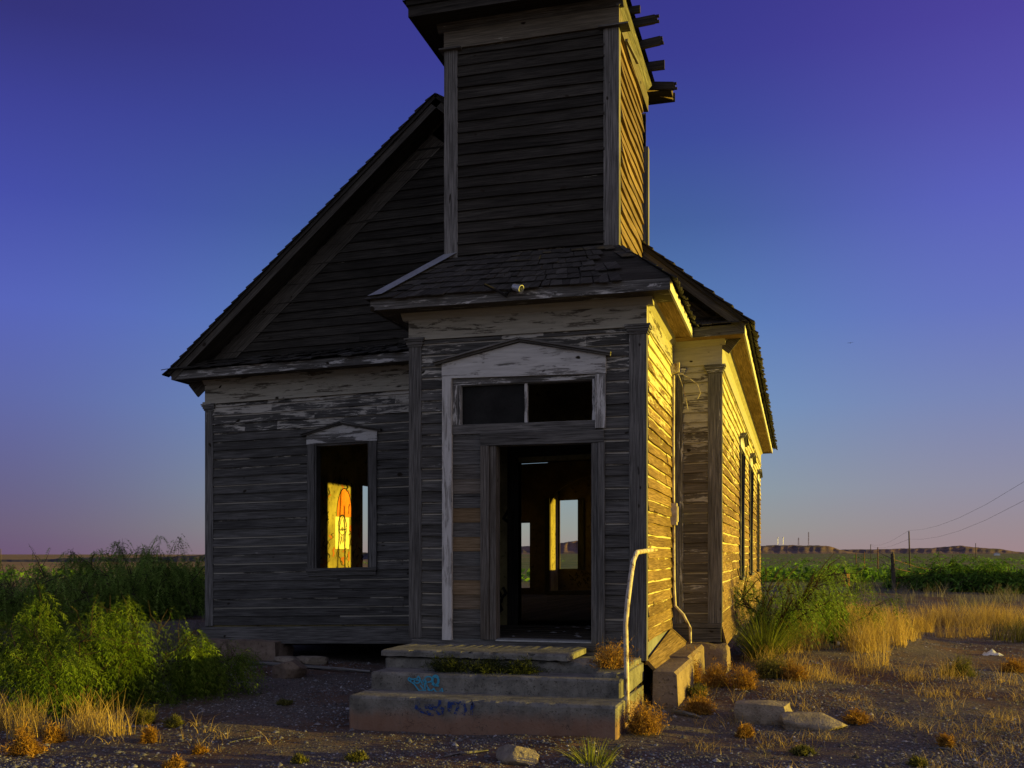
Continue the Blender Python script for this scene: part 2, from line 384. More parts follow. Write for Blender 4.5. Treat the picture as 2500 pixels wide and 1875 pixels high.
hill('mesa_hill', [(1120, 6), (1200, 26), (1280, 32), (1330, 33), (1380, 48), (1420, 52), (1500, 50), (1700, 40), (1850, 33), (1930, 35), (2000, 34), (2025, 30), (2050, 17), (2090, 4), (2120, 0)], 3300, 600, M['mesa'], 3)
hill('far_mesa_hill', [(1960, 0), (2000, 14), (2060, 22), (2180, 26), (2280, 32), (2330, 40), (2350, 42), (2385, 34), (2440, 26), (2480, 12), (2520, 6), (2600, 0)], 4600, 500, M['mesa'], 5)
hill('low_ridge_hill', [(-160, 1.2), (40, 1.6), (130, 2.0), (145, 2.9), (240, 3.2), (330, 3.0), (420, 4.5), (520, 6.0), (640, 7), (800, 7), (950, 6), (1150, 2)], 900, 60, M['ridge'], 8)

# ------------------------------------------------------------------ the church
church = empty('church', (0, 0, .2), 'abandoned weathered grey wooden church with square bell tower and open doorway', 'church')
NL, NR, NF, NB = -6.84, .63, 2.35, 17.3            # nave
settle = lambda p: (p[0], p[1], p[2] + .024 * (p[0] - NR))   # the nave has sunk towards its left side
EXPO = .129
def siding(mb, o, d, n, z0, z1, xr, holes=(), paint=lambda z, x: .2, warm=lambda z: 0, expo=EXPO, sag=1.0, strip=.5, tone=(.80, 1.18)):
    """lap siding: wedge boards along d on the plane through o with outward normal n"""
    o, d, n = Vector(o), Vector(d), Vector(n); z = z0
    while z < z1 - .02:
        e = min(expo, z1 - z); zc = z + e * .5; a, b = xr(zc); iv = [(a, b)]
        for (h0, h1, q0, q1) in holes:
            if q0 < zc < q1:
                iv = [r for (s, t_) in iv for r in ((s, min(t_, h0)), (max(s, h1), t_)) if r[1] - r[0] > .02]
        for (s, t_) in iv:
            x = s
            while x < t_ - .01:
                L = random.uniform(1.6, 4.2); y = min(t_, x + L)
                if t_ - y < .5: y = t_
                k = max(1, int((y - x) / .45)); xs = [x + (y - x - .003) * i / k for i in range(k + 1)]
                jz = [random.gauss(0, .0022) * sag for _ in xs]; jt = [abs(random.gauss(0, .0028)) * sag for _ in xs]
                t0 = random.uniform(-.001, .003) * sag; tn = random.uniform(*tone); w = warm(zc); sp = strip * random.choice((.1, .4, .7, 1.0, 1.4)); off = (random.uniform(0, 50), random.uniform(0, 50))
                for i in range(k):
                    pt = lambda j, tt, zz: o + d * xs[j] + n * (tt + jt[j] + t0) + Z * (zz + jz[j])
                    pn = paint(zc, (xs[i] + xs[i + 1]) / 2); zt = z + e * (.86 if strip else 1)
                    A = (tn, pn, w)
                    q = [pt(i, .032, z), pt(i + 1, .032, z), pt(i + 1, .0125, zt), pt(i, .0125, zt)]
                    flip = d.cross(Z).dot(n) < 0
                    def emit(q, A):
                        mb.face(q[::-1] if flip else q, d, off, A)
                    emit(q, A)
                    if strip: emit([pt(i, .0125, zt), pt(i + 1, .0125, zt), pt(i + 1, .008, z + e + .012), pt(i, .008, z + e + .012)], (tn, min(1, pn + sp * .8), w))
                    emit([pt(i, .0, z), pt(i + 1, .0, z), pt(i + 1, .032, z), pt(i, .032, z)], A)
                    if i == 0: emit([pt(i, .0, z), pt(i, .032, z), pt(i, .008, z + e), pt(i, 0, z + e)], A)
                    if i == k - 1: emit([pt(k, .032, z), pt(k, .0, z), pt(k, 0, z + e), pt(k, .008, z + e)], A)
                x = y
        z += expo
    return mb
def sheet(mb, o, d, n, x0, x1, z0, z1, holes, th):
    """wall core with rectangular openings, thickness th inwards from o"""
    o, d, n = Vector(o), Vector(d), Vector(n)
    xs = sorted({x0, x1, *[h[0] for h in holes], *[h[1] for h in holes]}); zs = sorted({z0, z1, *[h[2] for h in holes], *[h[3] for h in holes]})
    inh = lambda x, z: any(h[0] < x < h[1] and h[2] < z < h[3] for h in holes) or not (x0 < x < x1 and z0 < z < z1)
    pt = lambda x, z, t: o + d * x + Z * z - n * t
    mb.look(1.0, .5)
    for i in range(len(xs) - 1):
        for j in range(len(zs) - 1):
            a, b, c, e = xs[i], xs[i + 1], zs[j], zs[j + 1]; mx, mz = (a + b) / 2, (c + e) / 2
            if inh(mx, mz): continue
            mb.face([pt(a, c, 0), pt(b, c, 0), pt(b, e, 0), pt(a, e, 0)]); mb.face([pt(a, c, th), pt(a, e, th), pt(b, e, th), pt(b, c, th)])
            for cond, q in ((inh(mx, c - .001), [(a, c), (b, c)]), (inh(mx, e + .001), [(a, e), (b, e)]), (inh(a - .001, mz), [(a, c), (a, e)]), (inh(b + .001, mz), [(b, c), (b, e)])):
                if cond: mb.face([pt(*q[0], 0), pt(*q[1], 0), pt(*q[1], th), pt(*q[0], th)])
    return mb
const = lambda a, b: (lambda z: (a, b))
def upper(z, x=0, base=.30, lo=2.6, hi=4.2, top=.62):
    top = base + (top - base) * .62
    return base + (top - base) * float(sstep(z, lo, hi)) + random.uniform(-.07, .07)

# --- porch (vestibule)
PW = -2.67; PT = 4.22                                # left side, underside of the frieze
DH = (-2.20, -.50, .80, 3.74)                        # opening behind door, infill and transom
mb = MB(); siding(mb, (0, 0, 0), (1, 0, 0), (0, -1, 0), .79, PT, const(PW + .12, -.15), [(-2.2, -.45, .7, 3.74)], lambda z, x: upper(z, x, .27, 3.0, 4.1, .60))
mb.build('porch_wall', M['siding'], church)
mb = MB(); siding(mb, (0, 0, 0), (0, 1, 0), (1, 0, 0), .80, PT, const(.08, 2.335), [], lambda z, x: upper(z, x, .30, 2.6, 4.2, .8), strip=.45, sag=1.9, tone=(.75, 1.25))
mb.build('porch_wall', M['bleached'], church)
mb = MB(); siding(mb, (PW, 0, 0), (0, 1, 0), (-1, 0, 0), .80, PT, const(.0, 2.34), [], upper)
mb.build('porch_wall', M['siding'], church)
mb = MB()
sheet(mb, (0, -.002, 0), (1, 0, 0), (0, -1, 0), PW + .02, -.02, .62, 4.50, [(-1.66, -.57, .80, 2.96), (-2.07, -.57, 3.21, 3.645)], .11)
sheet(mb, (-.003, 0, 0), (0, 1, 0), (1, 0, 0), .12, 2.34, .62, 4.50, [], .11)
sheet(mb, (PW + .003, 0, 0), (0, 1, 0), (-1, 0, 0), .12, 2.34, .62, 4.50, [], .11)
mb.build('interior_wall', M['grey_plaster'], church)
def pilaster(mbfn, x0, x1, y0, y1, z0, z1, ax, paint, capdir, cw=.045):
    """corner board with moulded capital; ax 'z' grain"""
    m = MB(mbfn); m.look(random.uniform(.95, 1.15), paint); m.bx(x0, x1, y0, y1, z0, z1, 'z'); p = m.build('pilaster', M['trim'], church)
    c = MB(mbfn); c.look(1.0, paint + .12)
    for k, (h0, h1, g) in enumerate(((-.10, -.075, .012), (-.075, -.045, .024), (-.045, -.02, .036), (-.02, .0, cw))):
        c.bx(x0 - g, x1 + g, y0 - g, y1 + g * .2, z1 + h0 + k * .0005, z1 + h1)
    c.build('capital', M['trim'], p); return p
pilaster(None, PW - .028, PW + .125, -.034, .10, .79, PT - .005, 'z', .22, 0)
pilaster(None, -.16, .030, -.034, .075, .60, PT - .005, 'z', .28, 0)
# frieze, crown, eaves of the porch
mb = MB(); mb.look(1.0, .58); mb.bx(PW - .03, .032, -.036, .10, PT, 4.42); mb.bx(-.09, .034, .104, 2.33, PT + .001, 4.419, 'y'); mb.bx(PW - .031, PW + .09, .104, 2.33, PT + .001, 4.419, 'y')
mb.look(1.0, .8); mb.bx(PW - .04, .042, -.050, .02, PT - .03, PT - .003); mb.bx(.002, .040, .10, 2.33, PT - .028, PT - .004, 'y')
mb.build('frieze', M['cream'], church)
mb = MB(); mb.look(1.0, .75)
mb.prism([(PW - .10, -.11, 4.49), (PW - .10, -.036, 4.42), (PW - .10, .05, 4.42), (PW - .10, .05, 4.49)], (.14 - PW + .10 - .04, 0, 0))
mb.look(1.1, .9); mb.prism([(.105, .0, 4.491), (.034, .0, 4.42), (-.05, .0, 4.42), (-.05, .0, 4.491)], (0, 2.32, 0))
mb.prism([(PW - .105, .06, 4.491), (PW - .034, .06, 4.42), (PW + .05, .06, 4.42), (PW + .05, .06, 4.491)], (0, 2.26, 0))
mb.build('crown_moulding', M['cream'], church)
EX0, EX1, EY = -3.0, .30, -.36                       # porch eave rectangle
mb = MB(); mb.look(.9, .4); mb.bx(EX0, EX1, EY, .2, 4.492, 4.51); mb.look(.9, .4); mb.bx(EX0, PW + .12, .202, 2.3, 4.492, 4.51, 'y')
mb.build('soffit', M['cream'], church)
mb = MB(); mb.look(1.3, .25); mb.bx(-.12, EX1 - .002, .202, 2.02, 4.492, 4.51, 'y'); mb.build('soffit', M['bleached'], church)  # brown boards, warmed in colour for light bounced off the wall
mb = MB(); mb.look(1.0, .42); mb.bx(EX0 - .022, EX1 + .022, EY - .022, EY, 4.478, 4.60); mb.look(1.15, .68); mb.bx(EX1, EX1 + .022, EY + .001, 2.02, 4.479, 4.60, 'y'); mb.look(.9, .3); mb.bx(EX0 - .022, EX0, EY + .001, 2.3, 4.479, 4.60, 'y')
mb.build('fascia', M['trim'], church)

def shingles(mb, e0, e1, t0, t1, rows, wmin=.09, wmax=.23, th=.011, keep=lambda u, v: True, rough=1.0, tone=(.6, 1.25), over=.03):
    """shingle courses on the quad e0-e1 (eave) to t0-t1 (top)"""
    e0, e1, t0, t1 = (Vector(v) for v in (e0, e1, t0, t1)); n = (e1 - e0).cross(t0 - e0).normalized()
    if n.z < 0: n = -n
    for r in range(rows):
        v0, v1 = r / rows, min(1.0, (r + 1.55) / rows)
        a0, b0 = e0.lerp(t0, v0), e1.lerp(t1, v0); a1, b1 = e0.lerp(t0, v1), e1.lerp(t1, v1)
        dn = ((e0 - t0).normalized()); L = (b0 - a0).length; x = -over
        while x < L + over - .02:
            w = min(random.uniform(wmin, wmax), L + over - x); u0, u1 = x / L, (x + w - .006) / L; x += w
            if not keep((u0 + u1) / 2, v0): continue
            drop = random.uniform(.0, .026) * rough + (over if r == 0 else 0); lift = random.uniform(.002, .010) * rough; tl = random.uniform(-.006, .006) * rough
            mb.look(random.uniform(*tone), .1)
            p = [a0.lerp(b0, u0) + dn * drop + n * (.008 + lift), a0.lerp(b0, u1) + dn * (drop + tl) + n * (.008 + lift + tl * .6), a1.lerp(b1, u1) + n * .002, a1.lerp(b1, u0) + n * .002]
            q = [p[0] + n * th, p[1] + n * th, p[2] + n * .003, p[3] + n * .003]; ax = t0 - e0; off = (random.uniform(0, 50), random.uniform(0, 50))
            for f in ([q[0], q[1], q[2], q[3]], [p[3], p[2], p[1], p[0]], [p[0], p[1], q[1], q[0]], [p[1], p[2], q[2], q[1]], [p[3], p[0], q[0], q[3]]): mb.face(f, ax, off)
TX0, TX1, TY0, TY1, TZ = -2.33, -.34, .25, 2.5, 5.18     # bell tower
E0, E1 = V3(EX0 - .03, EY - .03, 4.60), V3(EX1 + .03, EY - .03, 4.60)
K0, K1 = V3(TX0 - .02, TY0 - .02, TZ), V3(TX1 + .02, TY0 - .02, TZ)
B0, B1 = V3(EX0 - .03, 2.3, 4.60), V3(EX1 + .03, 2.3, 4.60); J0, J1 = V3(TX0 - .02, 2.3, TZ), V3(TX1 + .02, 2.3, TZ)
mb = MB()
for q in ((E0, E1, K1, K0), (E1, B1, J1, K1), (B0, E0, K0, J0)):   # decking boards
    n = (q[1] - q[0]).cross(q[3] - q[0]).normalized()
    for r in range(6):
        v0, v1 = r / 6 + .006, (r + 1) / 6; mb.look(random.uniform(.7, 1.2), .05)
        p = [q[0].lerp(q[3], v0), q[1].lerp(q[2], v0), q[1].lerp(q[2], v1), q[0].lerp(q[3], v1)]
        mb.prism([x - n * .025 for x in p], n * .022, q[1] - q[0])
roof = mb.build('porch_roof', M['dark'], church)
mb = MB(); hipk = lambda u, v: u + .0 < .985 - (.10 + .06 * math.sin(v * 17)) * (v < .8) - .04 or random.random() < .10
shingles(mb, E0, E1, K0, K1, 7, keep=hipk, rough=1.4, wmin=.07, wmax=.17, tone=(.75, 1.2))
shingles(mb, E1, B1, K1, J1, 6, keep=lambda u, v: (v < .34) or random.random() < .35, rough=3.0, wmin=.07, wmax=.15)
shingles(mb, B0, E0, J0, K0, 6)
mb.build('shingle_course', M['shingle'], roof)
mb = MB(); d = (K0 - E0).normalized()
for (s, up) in ((V3(.17, .0, .012), 0), (V3(0, .12, .012), 0)):
    a, b = E0 + V3(0, 0, .055) - d * .03, K0 + V3(0, 0, .06) + d * .16; mb.look(1, 0); mb.face([a, b, b + s, a + s] if s.x else [b, a, a + s, b + s])
mb.build('hip_flashing', M['flash'], roof)

# door surround
mb = MB(); mb.look(2.9, .55); mb.bx(-2.285, -2.172, -.062, .0, .775, 3.735, 'z'); case = mb.build('door_casing', M['trim'], church); mb = MB(); mb.look(1.9, .50); mb.bx(-.528, -.414, -.055, .0, 3.115, 3.70, 'z')
mb.build('door_casing', M['trim'], church)
mb = MB(); mb.look(2.2, .60); mb.prism([(-2.29, -.060, 3.735), (-.41, -.060, 3.705), (-.41, -.060, 3.90), (-1.375, -.060, 4.09), (-2.29, -.060, 3.90)], (0, .06, 0), (1, 0, 0))
mb.look(1.0, .35)
for (xa, za, xb, zb) in ((-2.37, 3.885, -1.372, 4.098), (-1.374, 4.098, -.355, 3.885)):
    dd = V3(xb - xa, 0, zb - za); up = V3(-(zb - za), 0, xb - xa).normalized()
    mb.box(V3(xa, -.095, za), dd, up * .022, V3(0, .095, 0)); mb.box(V3(xa, -.125, za) + up * .0225, dd, up * .020, V3(0, .125, 0))
mb.build('pediment', M['trim'], case)
mb = MB(); mb.look(1.0, .5); mb.bx(-2.172, -.53, -.03, .05, 3.655, 3.735); mb.bx(-2.172, -2.075, -.028, .05, 3.20, 3.654, 'z'); mb.bx(-.565, -.529, -.028, .05, 3.2, 3.654, 'z'); mb.look(1.05, .35); mb.bx(-2.172, -.53, -.035, .05, 3.10, 3.205)
tr = mb.build('transom', M['trim'], church)
mb = MB(); mb.look(1.2, .55); mb.bx(-1.335, -1.303, .0, .045, 3.206, 3.654, 'z'); mb.build('mullion', M['trim'], tr)
mb = MB(); mb.bx(-2.074, -1.336, .03, .035, 3.206, 3.654); mb.build('pane', M['glass'], tr)
mb = MB(); mb.look(.9, .12); mb.bx(-1.835, -.432, -.052, .02, 2.96, 3.096); mb.look(.85, .1, .15); mb.bx(-1.834, -1.735, -.05, .02, .79, 2.958, 'z'); mb.bx(-1.73, -1.656, -.035, .12, .79, 2.958, 'z'); mb.look(.95, .15); mb.bx(-.573, -.50, -.040, .12, .77, 2.958, 'z'); mb.bx(-.497, -.424, -.052, .02, .745, 2.958, 'z')
mb.build('door_frame', M['trim'], church)
mb = MB(); z = .80; k = 0; warms = [0, .05, .55, .7, .1, .0, .75, .1, .8, .0, .25, .08, .0, .0]
while z < 3.08:
    w = warms[k % len(warms)]; k += 1; e = .163; mb.look(random.uniform(.8, 1.05) + w * .25, .05, w)
    mb.prism([(-2.170, -.020, z), (-2.170, -.012, min(z + e, 3.098)), (-2.170, .0, min(z + e, 3.098)), (-2.170, .0, z)], (.334, 0, 0)); z += e
mb.build('infill_panel', M['trim'], church)
mb = MB(); mb.look(.9, .25); mb.bx(-2.66, -.2, -.045, .12, .70, .775); mb.look(.9, .2); mb.bx(PW, -.03, -.02, .1, .60, .70); mb.build('sill_board', M['trim'], church)
mb = MB(); mb.bx(-1.655, -1.18, -.055, -.005, .777, .792); mb.bx(-1.176, -.575, -.05, 0, .777, .789); mb.build('threshold', M['steel'], church)
mb = MB(); mb.look(.95, .3); mb.face([(.03, .05, .60), (.26, .12, .34), (.22, 2.25, .62), (.03, 2.33, .80)], V3(0, 1, 0)); mb.face([(.26, .12, .34), (.03, .05, .60), (.0, .05, .58), (.23, .12, .32)], V3(0, 1, 0)); mb.face([(.0, .05, .58), (.0, 2.33, .78), (.19, 2.25, .60), (.23, .12, .32)], V3(0, 1, 0))
mb.build('skirt_board', M['bleached'], church)

# --- nave
NPT = 4.18
WIN = (-5.08, -4.225, 1.68, 3.46)
mb = MB(settle); siding(mb, (0, NF, 0), (1, 0, 0), (0, -1, 0), .87, NPT, const(NL + .10, PW), [(WIN[0] - .06, WIN[1] + .06, WIN[2] - .05, WIN[3] + .12)], lambda z, x: upper(z, x, .27, 3.3, 4.1, .68))
mb.build('nave_wall', M['siding'], church); mb = MB(settle)
siding(mb, (0, NF, 0), (1, 0, 0), (0, -1, 0), .87, NPT, const(.16, NR - .14), [], lambda z, x: upper(z, x, .36, 2.2, 4.0, .72))
mb.build('nave_wall', M['cream'], church)  # paler, warmer wood puts the porch wall's bounced light into the colour
RW = [(6.63, 7.68, 1.35, 3.56), (10.3, 11.35, 1.35, 3.56), (14.5, 15.55, 1.35, 3.56)]       # openings of the right side wall
LW = [(3.4, 4.5, 1.55, 3.46), (7.62, 8.85, 1.55, 3.30), (12.3, 13.4, 1.55, 3.46)]
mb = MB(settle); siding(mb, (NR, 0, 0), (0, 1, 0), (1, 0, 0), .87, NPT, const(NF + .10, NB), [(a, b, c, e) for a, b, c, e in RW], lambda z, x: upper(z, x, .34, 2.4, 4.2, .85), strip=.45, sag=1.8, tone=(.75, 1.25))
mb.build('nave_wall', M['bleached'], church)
mb = MB(settle); siding(mb, (NL, 0, 0), (0, 1, 0), (-1, 0, 0), .87, NPT, const(NF + .10, NB), LW, upper, sag=1.2)
siding(mb, (0, NB, 0), (1, 0, 0), (0, 1, 0), .87, NPT, const(NL, NR), [(-5.2, -1.0, .5, 4.3), (-6.10, -5.80, .7, 2.85)], upper)
mb.build('nave_wall', M['siding'], church)
IN = .12
mb = MB(settle)
sheet(mb, (0, NF + .002, 0), (1, 0, 0), (0, -1, 0), NL + .02, NR - .02, .62, 4.5, [WIN, (-2.05, -.50, .80, 3.06)], IN)
sheet(mb, (NR - .003, 0, 0), (0, 1, 0), (1, 0, 0), NF + IN + .01, NB, .62, 4.5, RW, IN)
sheet(mb, (NL + .003, 0, 0), (0, 1, 0), (-1, 0, 0), NF + IN + .01, NB, .62, 4.5, LW, IN)
mb.build('interior_wall', M['plaster'], church)
# back wall with the arch of the apse
mb = MB(settle); mb.look(1, .3); N = 22; ac, ar, ab, spr = -3.1, 2.1, .86, 3.30
yb = NB - IN
def cell(x0, x1, z0, z1, z1b=None):
    z1b = z1 if z1b is None else z1b
    mb.face([(x0, yb, z0), (x1, yb, z0 if not isinstance(z0, tuple) else z0[1]), (x1, yb, z1b), (x0, yb, z1)])
for (a, b, c, e) in ((NL + .12, -6.10, .4, 4.5), (-6.10, -5.80, .4, .92), (-6.10, -5.80, 2.86, 4.5), (-5.80, ac - ar, .4, 4.5), (ac + ar, NR - .12, .4, 4.5)): mb.bx(a, b, yb, NB - .002, c, e)
for i in range(N):
    xa, xb = ac - ar + 2 * ar * i / N, ac - ar + 2 * ar * (i + 1) / N
    za, zb = (spr + ab * math.sqrt(max(0, 1 - ((x - ac) / ar) ** 2)) for x in (xa, xb))
    mb.prism([(xa, yb, za), (xb, yb, zb), (xb, yb, 4.5), (xa, yb, 4.5)], (0, IN - .002, 0))
AB = 18.2
for (a, b, c, e) in ((ac - ar - .1, -5.16, .4, 4.5), (-5.16, -4.58, .4, 1.44), (-5.16, -4.58, 3.47, 4.5), (-4.58, ac + ar + .1, .4, 4.5)): mb.bx(a, b, AB, AB + .1, c, e)
for (a, b, c, e) in ((NB, AB, .4, 1.6), (NB, AB, 3.66, 4.5)): mb.bx(ac + ar, ac + ar + .1, a, b - .002, c, e, 'y')
mb.bx(ac - ar - .1, ac + ar + .1, NB, AB + .1, 4.502, 4.6)
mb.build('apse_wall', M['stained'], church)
mb = MB(settle); mb.look(1, .3); mb.bx(ac - ar - .1, ac - ar, NB, AB - .002, .4, 4.5, 'y'); mb.build('apse_reveal', M['plaster'], church)  # sunlit apse side kept in paler plaster so its strip reads bright
mb = MB(settle); mb.look(.9); mb.bx(-4.60, -4.42, AB - .04, AB - .001, 1.4, 3.5, 'z'); mb.bx(-5.35, -5.21, yb - .03, yb - .001, .6, 3.5, 'z'); mb.build('window_trim', M['dark'], church)
mb = MB(settle); mb.look(.9); mb.bx(-5.0, -.8, NB - 1.3, NB - .9, .45, .86); mb.build('platform', M['dark'], church)
# floors and ceiling
ff = lambda x, y: .84 + .02 * x - .0125 * (y - NF) + .04
mb = MB()
x = NL + .1
while x < NR - .13:
    w = .11; mb.look(random.uniform(.7, 1.3), .12); j = random.uniform(0, .006)
    p = [(x, NF + .13, ff(x, NF) + j), (x + w - .006, NF + .13, ff(x + w, NF) + j), (x + w - .006, NB + .9, ff(x + w, NB + .9) + j), (x, NB + .9, ff(x, NB + .9) + j)]
    mb.face(p, V3(0, 1, 0)); x += w
mb.look(.6, 0); mb.face([(NL, NF, .40), (NR, NF, .55), (NR, NB + .9, .40), (NL, NB + .9, .30)])
mb.build('nave_floor', M['floor'], church)
mb = MB(); y = .09
while y < NF + .14:
    mb.look(random.uniform(.7, 1.3), .12); g = random.uniform(0, .008); mb.bx(PW + .11, -.11, y, y + .105, .76, .778 + g); y += .11
mb.build('porch_floor', M['floor'], church)
mb = MB(settle); mb.look(.9, .3); mb.bx(NL + .02, NR - .02, NF + .01, NB, 4.52, 4.56); mb.build('ceiling', M['dark'], church)
mb = MB(); mb.look(.9, .3); mb.bx(PW + .03, -.03, .03, NF - .02, 4.44, 4.48); mb.build('ceiling', M['dark'], church)
mb = MB(settle); mb.look(.8); mb.bx(-2.2, -2.05, NF - .03, NF + .15, .83, 3.12, 'z'); mb.build('door_casing', M['dark'], church); mb = MB(settle); mb.look(.8); mb.bx(-.5, -.35, NF - .03, NF + .15, .83, 3.12, 'z'); mb.bx(-2.2, -.35, NF - .031, NF + .151, 3.121, 3.28); mb.build('door_casing', M['dark'], church)
mb = MB(); mb.look(.6); mb.bx(.42, .54, NF + .1, NB, -.3, .63, 'y'); mb.bx(-.2, -.08, .2, NF, -.3, .66, 'y'); mb.bx(NL + .2, .4, NB - .3, NB - .1, -.3, .5); mb.build('foundation_wall', M['stone'], church)  # unseen walls added beneath the floors to stop sun passing under
# corner boards, frieze, eaves, skirts of the nave
pilaster(settle, NL - .03, NL + .105, NF - .034, NF + .1, .86, NPT - .03, 'z', .3, 0)
pilaster(settle, NR - .15, NR + .030, NF - .034, NF + .09, .86, NPT - .005, 'z', .32, 0)
pilaster(settle, .035, .17, NF - .032, NF + .02, .86, NPT - .005, 'z', .42, 0, .03)
mb = MB(settle); mb.look(1.0, .58); mb.bx(NL - .03, PW - .03, NF - .036, NF + .02, NPT, 4.42); mb.look(1.1, .95); mb.bx(.035, NR + .032, NF - .036, NF + .10, NPT, 4.42); mb.bx(NR - .08, NR + .034, NF + .102, NB, NPT + .001, 4.419, 'y'); mb.bx(NL - .034, NL + .08, NF + .022, NB, NPT + .001, 4.419, 'y')
mb.look(1.1, .9); mb.bx(NL - .055, PW - .03, NF - .060, NF, NPT - .035, NPT - .002); mb.bx(NR, NR + .045, NF + .1, NB, NPT - .03, NPT - .004, 'y')
mb.build('frieze', M['cream'], church)
mb = MB(settle); mb.look(1.0, .6); mb.prism([(NL - .03, NF - .11, 4.49), (NL - .03, NF - .036, 4.42), (NL - .03, NF, 4.42), (NL - .03, NF, 4.49)], (PW - NL, 0, 0)); mb.look(1.1, .92); mb.prism([(.035, NF - .11, 4.49), (.035, NF - .036, 4.42), (.035, NF, 4.42), (.035, NF, 4.49)], (NR + .04, 0, 0)); mb.prism([(NR + .105, NF - .05, 4.491), (NR + .034, NF - .05, 4.42), (NR, NF - .05, 4.42), (NR, NF - .05, 4.491)], (0, NB - NF, 0)); mb.look(.9, .4); mb.prism([(NL - .105, NF - .05, 4.491), (NL - .034, NF - .05, 4.42), (NL, NF - .05, 4.42), (NL, NF - .05, 4.491)], (0, NB - NF, 0))
mb.build('crown_moulding', M['cream'], church)
GX0, GX1, GY, RXC = -7.19, .94, 2.0, -3.1         # eave rectangle, ridge
mb = MB(settle); mb.look(.9, .4); mb.bx(GX0, EX0 - .03, GY, NF + .3, 4.492, 4.51); mb.bx(GX0 + .001, NL + .1, NF + .302, NB + .3, 4.492, 4.51, 'y')
mb.build('soffit', M['cream'], church)
mb = MB(settle); mb.look(1.3, .25); mb.bx(.0, GX1, GY + .02, NF + .3, 4.492, 4.51); mb.bx(NR - .1, GX1 - .001, NF + .302, NB + .3, 4.492, 4.51, 'y'); mb.build('soffit', M['bleached'], church)  # bounced wall light put into the brown tone of these soffits
mb = MB(settle); mb.look(1.1, .45); mb.bx(GX0 - .022, EX0 - .03, GY - .022, GY, 4.478, 4.60); mb.look(.9, .4); mb.bx(EX1 + .03, GX1 + .022, GY - .022, GY, 4.478, 4.60); mb.look(1.15, .78); mb.bx(GX1, GX1 + .022, GY + .001, NB + .3, 4.479, 4.60, 'y'); mb.look(.9, .3); mb.bx(GX0 - .022, GX0, GY + .001, NB + .3, 4.479, 4.60, 'y')
mb.build('fascia', M['trim'], church)
mb = MB(settle); mb.look(1.0, .2); mb.bx(NL - .08, PW - .03, NF - .05, NF - .01, .60, .845); mb.build('skirt_board', M['trim'], church); mb = MB(settle); mb.look(.8, .15); mb.bx(.03, NR + .02, NF - .05, NF - .01, .62, .80); mb.look(1.0, .3); mb.bx(.03, NR + .03, NF - .06, NF - .005, .802, .86)
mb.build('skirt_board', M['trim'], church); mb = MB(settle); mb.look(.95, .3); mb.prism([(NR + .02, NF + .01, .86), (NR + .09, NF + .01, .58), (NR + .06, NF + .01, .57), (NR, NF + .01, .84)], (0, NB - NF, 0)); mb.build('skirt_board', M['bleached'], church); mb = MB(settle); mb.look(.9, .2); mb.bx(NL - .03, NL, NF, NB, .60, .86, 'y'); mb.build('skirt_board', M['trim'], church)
# gable
zr = lambda x, top=8.03: top - abs(x - RXC) * .833
mb = MB(settle)
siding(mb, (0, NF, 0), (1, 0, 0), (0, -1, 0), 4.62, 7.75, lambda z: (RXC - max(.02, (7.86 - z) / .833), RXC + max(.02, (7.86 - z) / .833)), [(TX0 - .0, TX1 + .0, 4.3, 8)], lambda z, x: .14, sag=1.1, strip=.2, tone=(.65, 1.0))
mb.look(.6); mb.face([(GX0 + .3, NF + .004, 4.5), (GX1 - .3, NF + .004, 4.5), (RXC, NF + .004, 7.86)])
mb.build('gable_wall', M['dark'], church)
mb = MB(settle); yF = GY - .03
for sgn in (-1, 1):
    xe = GX0 - .06 if sgn < 0 else GX1 + .06; ze = zr(xe)
    a, b = V3(xe, 0, ze), V3(RXC, 0, 8.03); sl_ = b - a; up = V3(-sl_.z, 0, sl_.x).normalized() * (1 if sgn < 0 else -1)
    mb.look(1.8, .2); mb.box(a + V3(0, yF, 0) - up * .13, sl_, up * .125, V3(0, .022, 0))                       # rake fascia
    mb.look(1.5, .2); mb.box(a + V3(0, yF + .024, 0) - up * .125, sl_, up * .018, V3(0, NF - yF - .02, 0))            # rake soffit
    mb.look(2.0, .2); mb.box(a + V3(0, NF - .034, 0) - up * .40, sl_ * .995, up * .24, V3(0, .03, 0))                 # rake frieze board
    mb.look(.8, .1); mb.box(a + V3(0, yF - .02, 0) - up * .035, sl_, up * .03, V3(0, .02, 0))
mb.build('rake_board', M['dark'], church)
mb = MB(settle); ms = MB(settle)
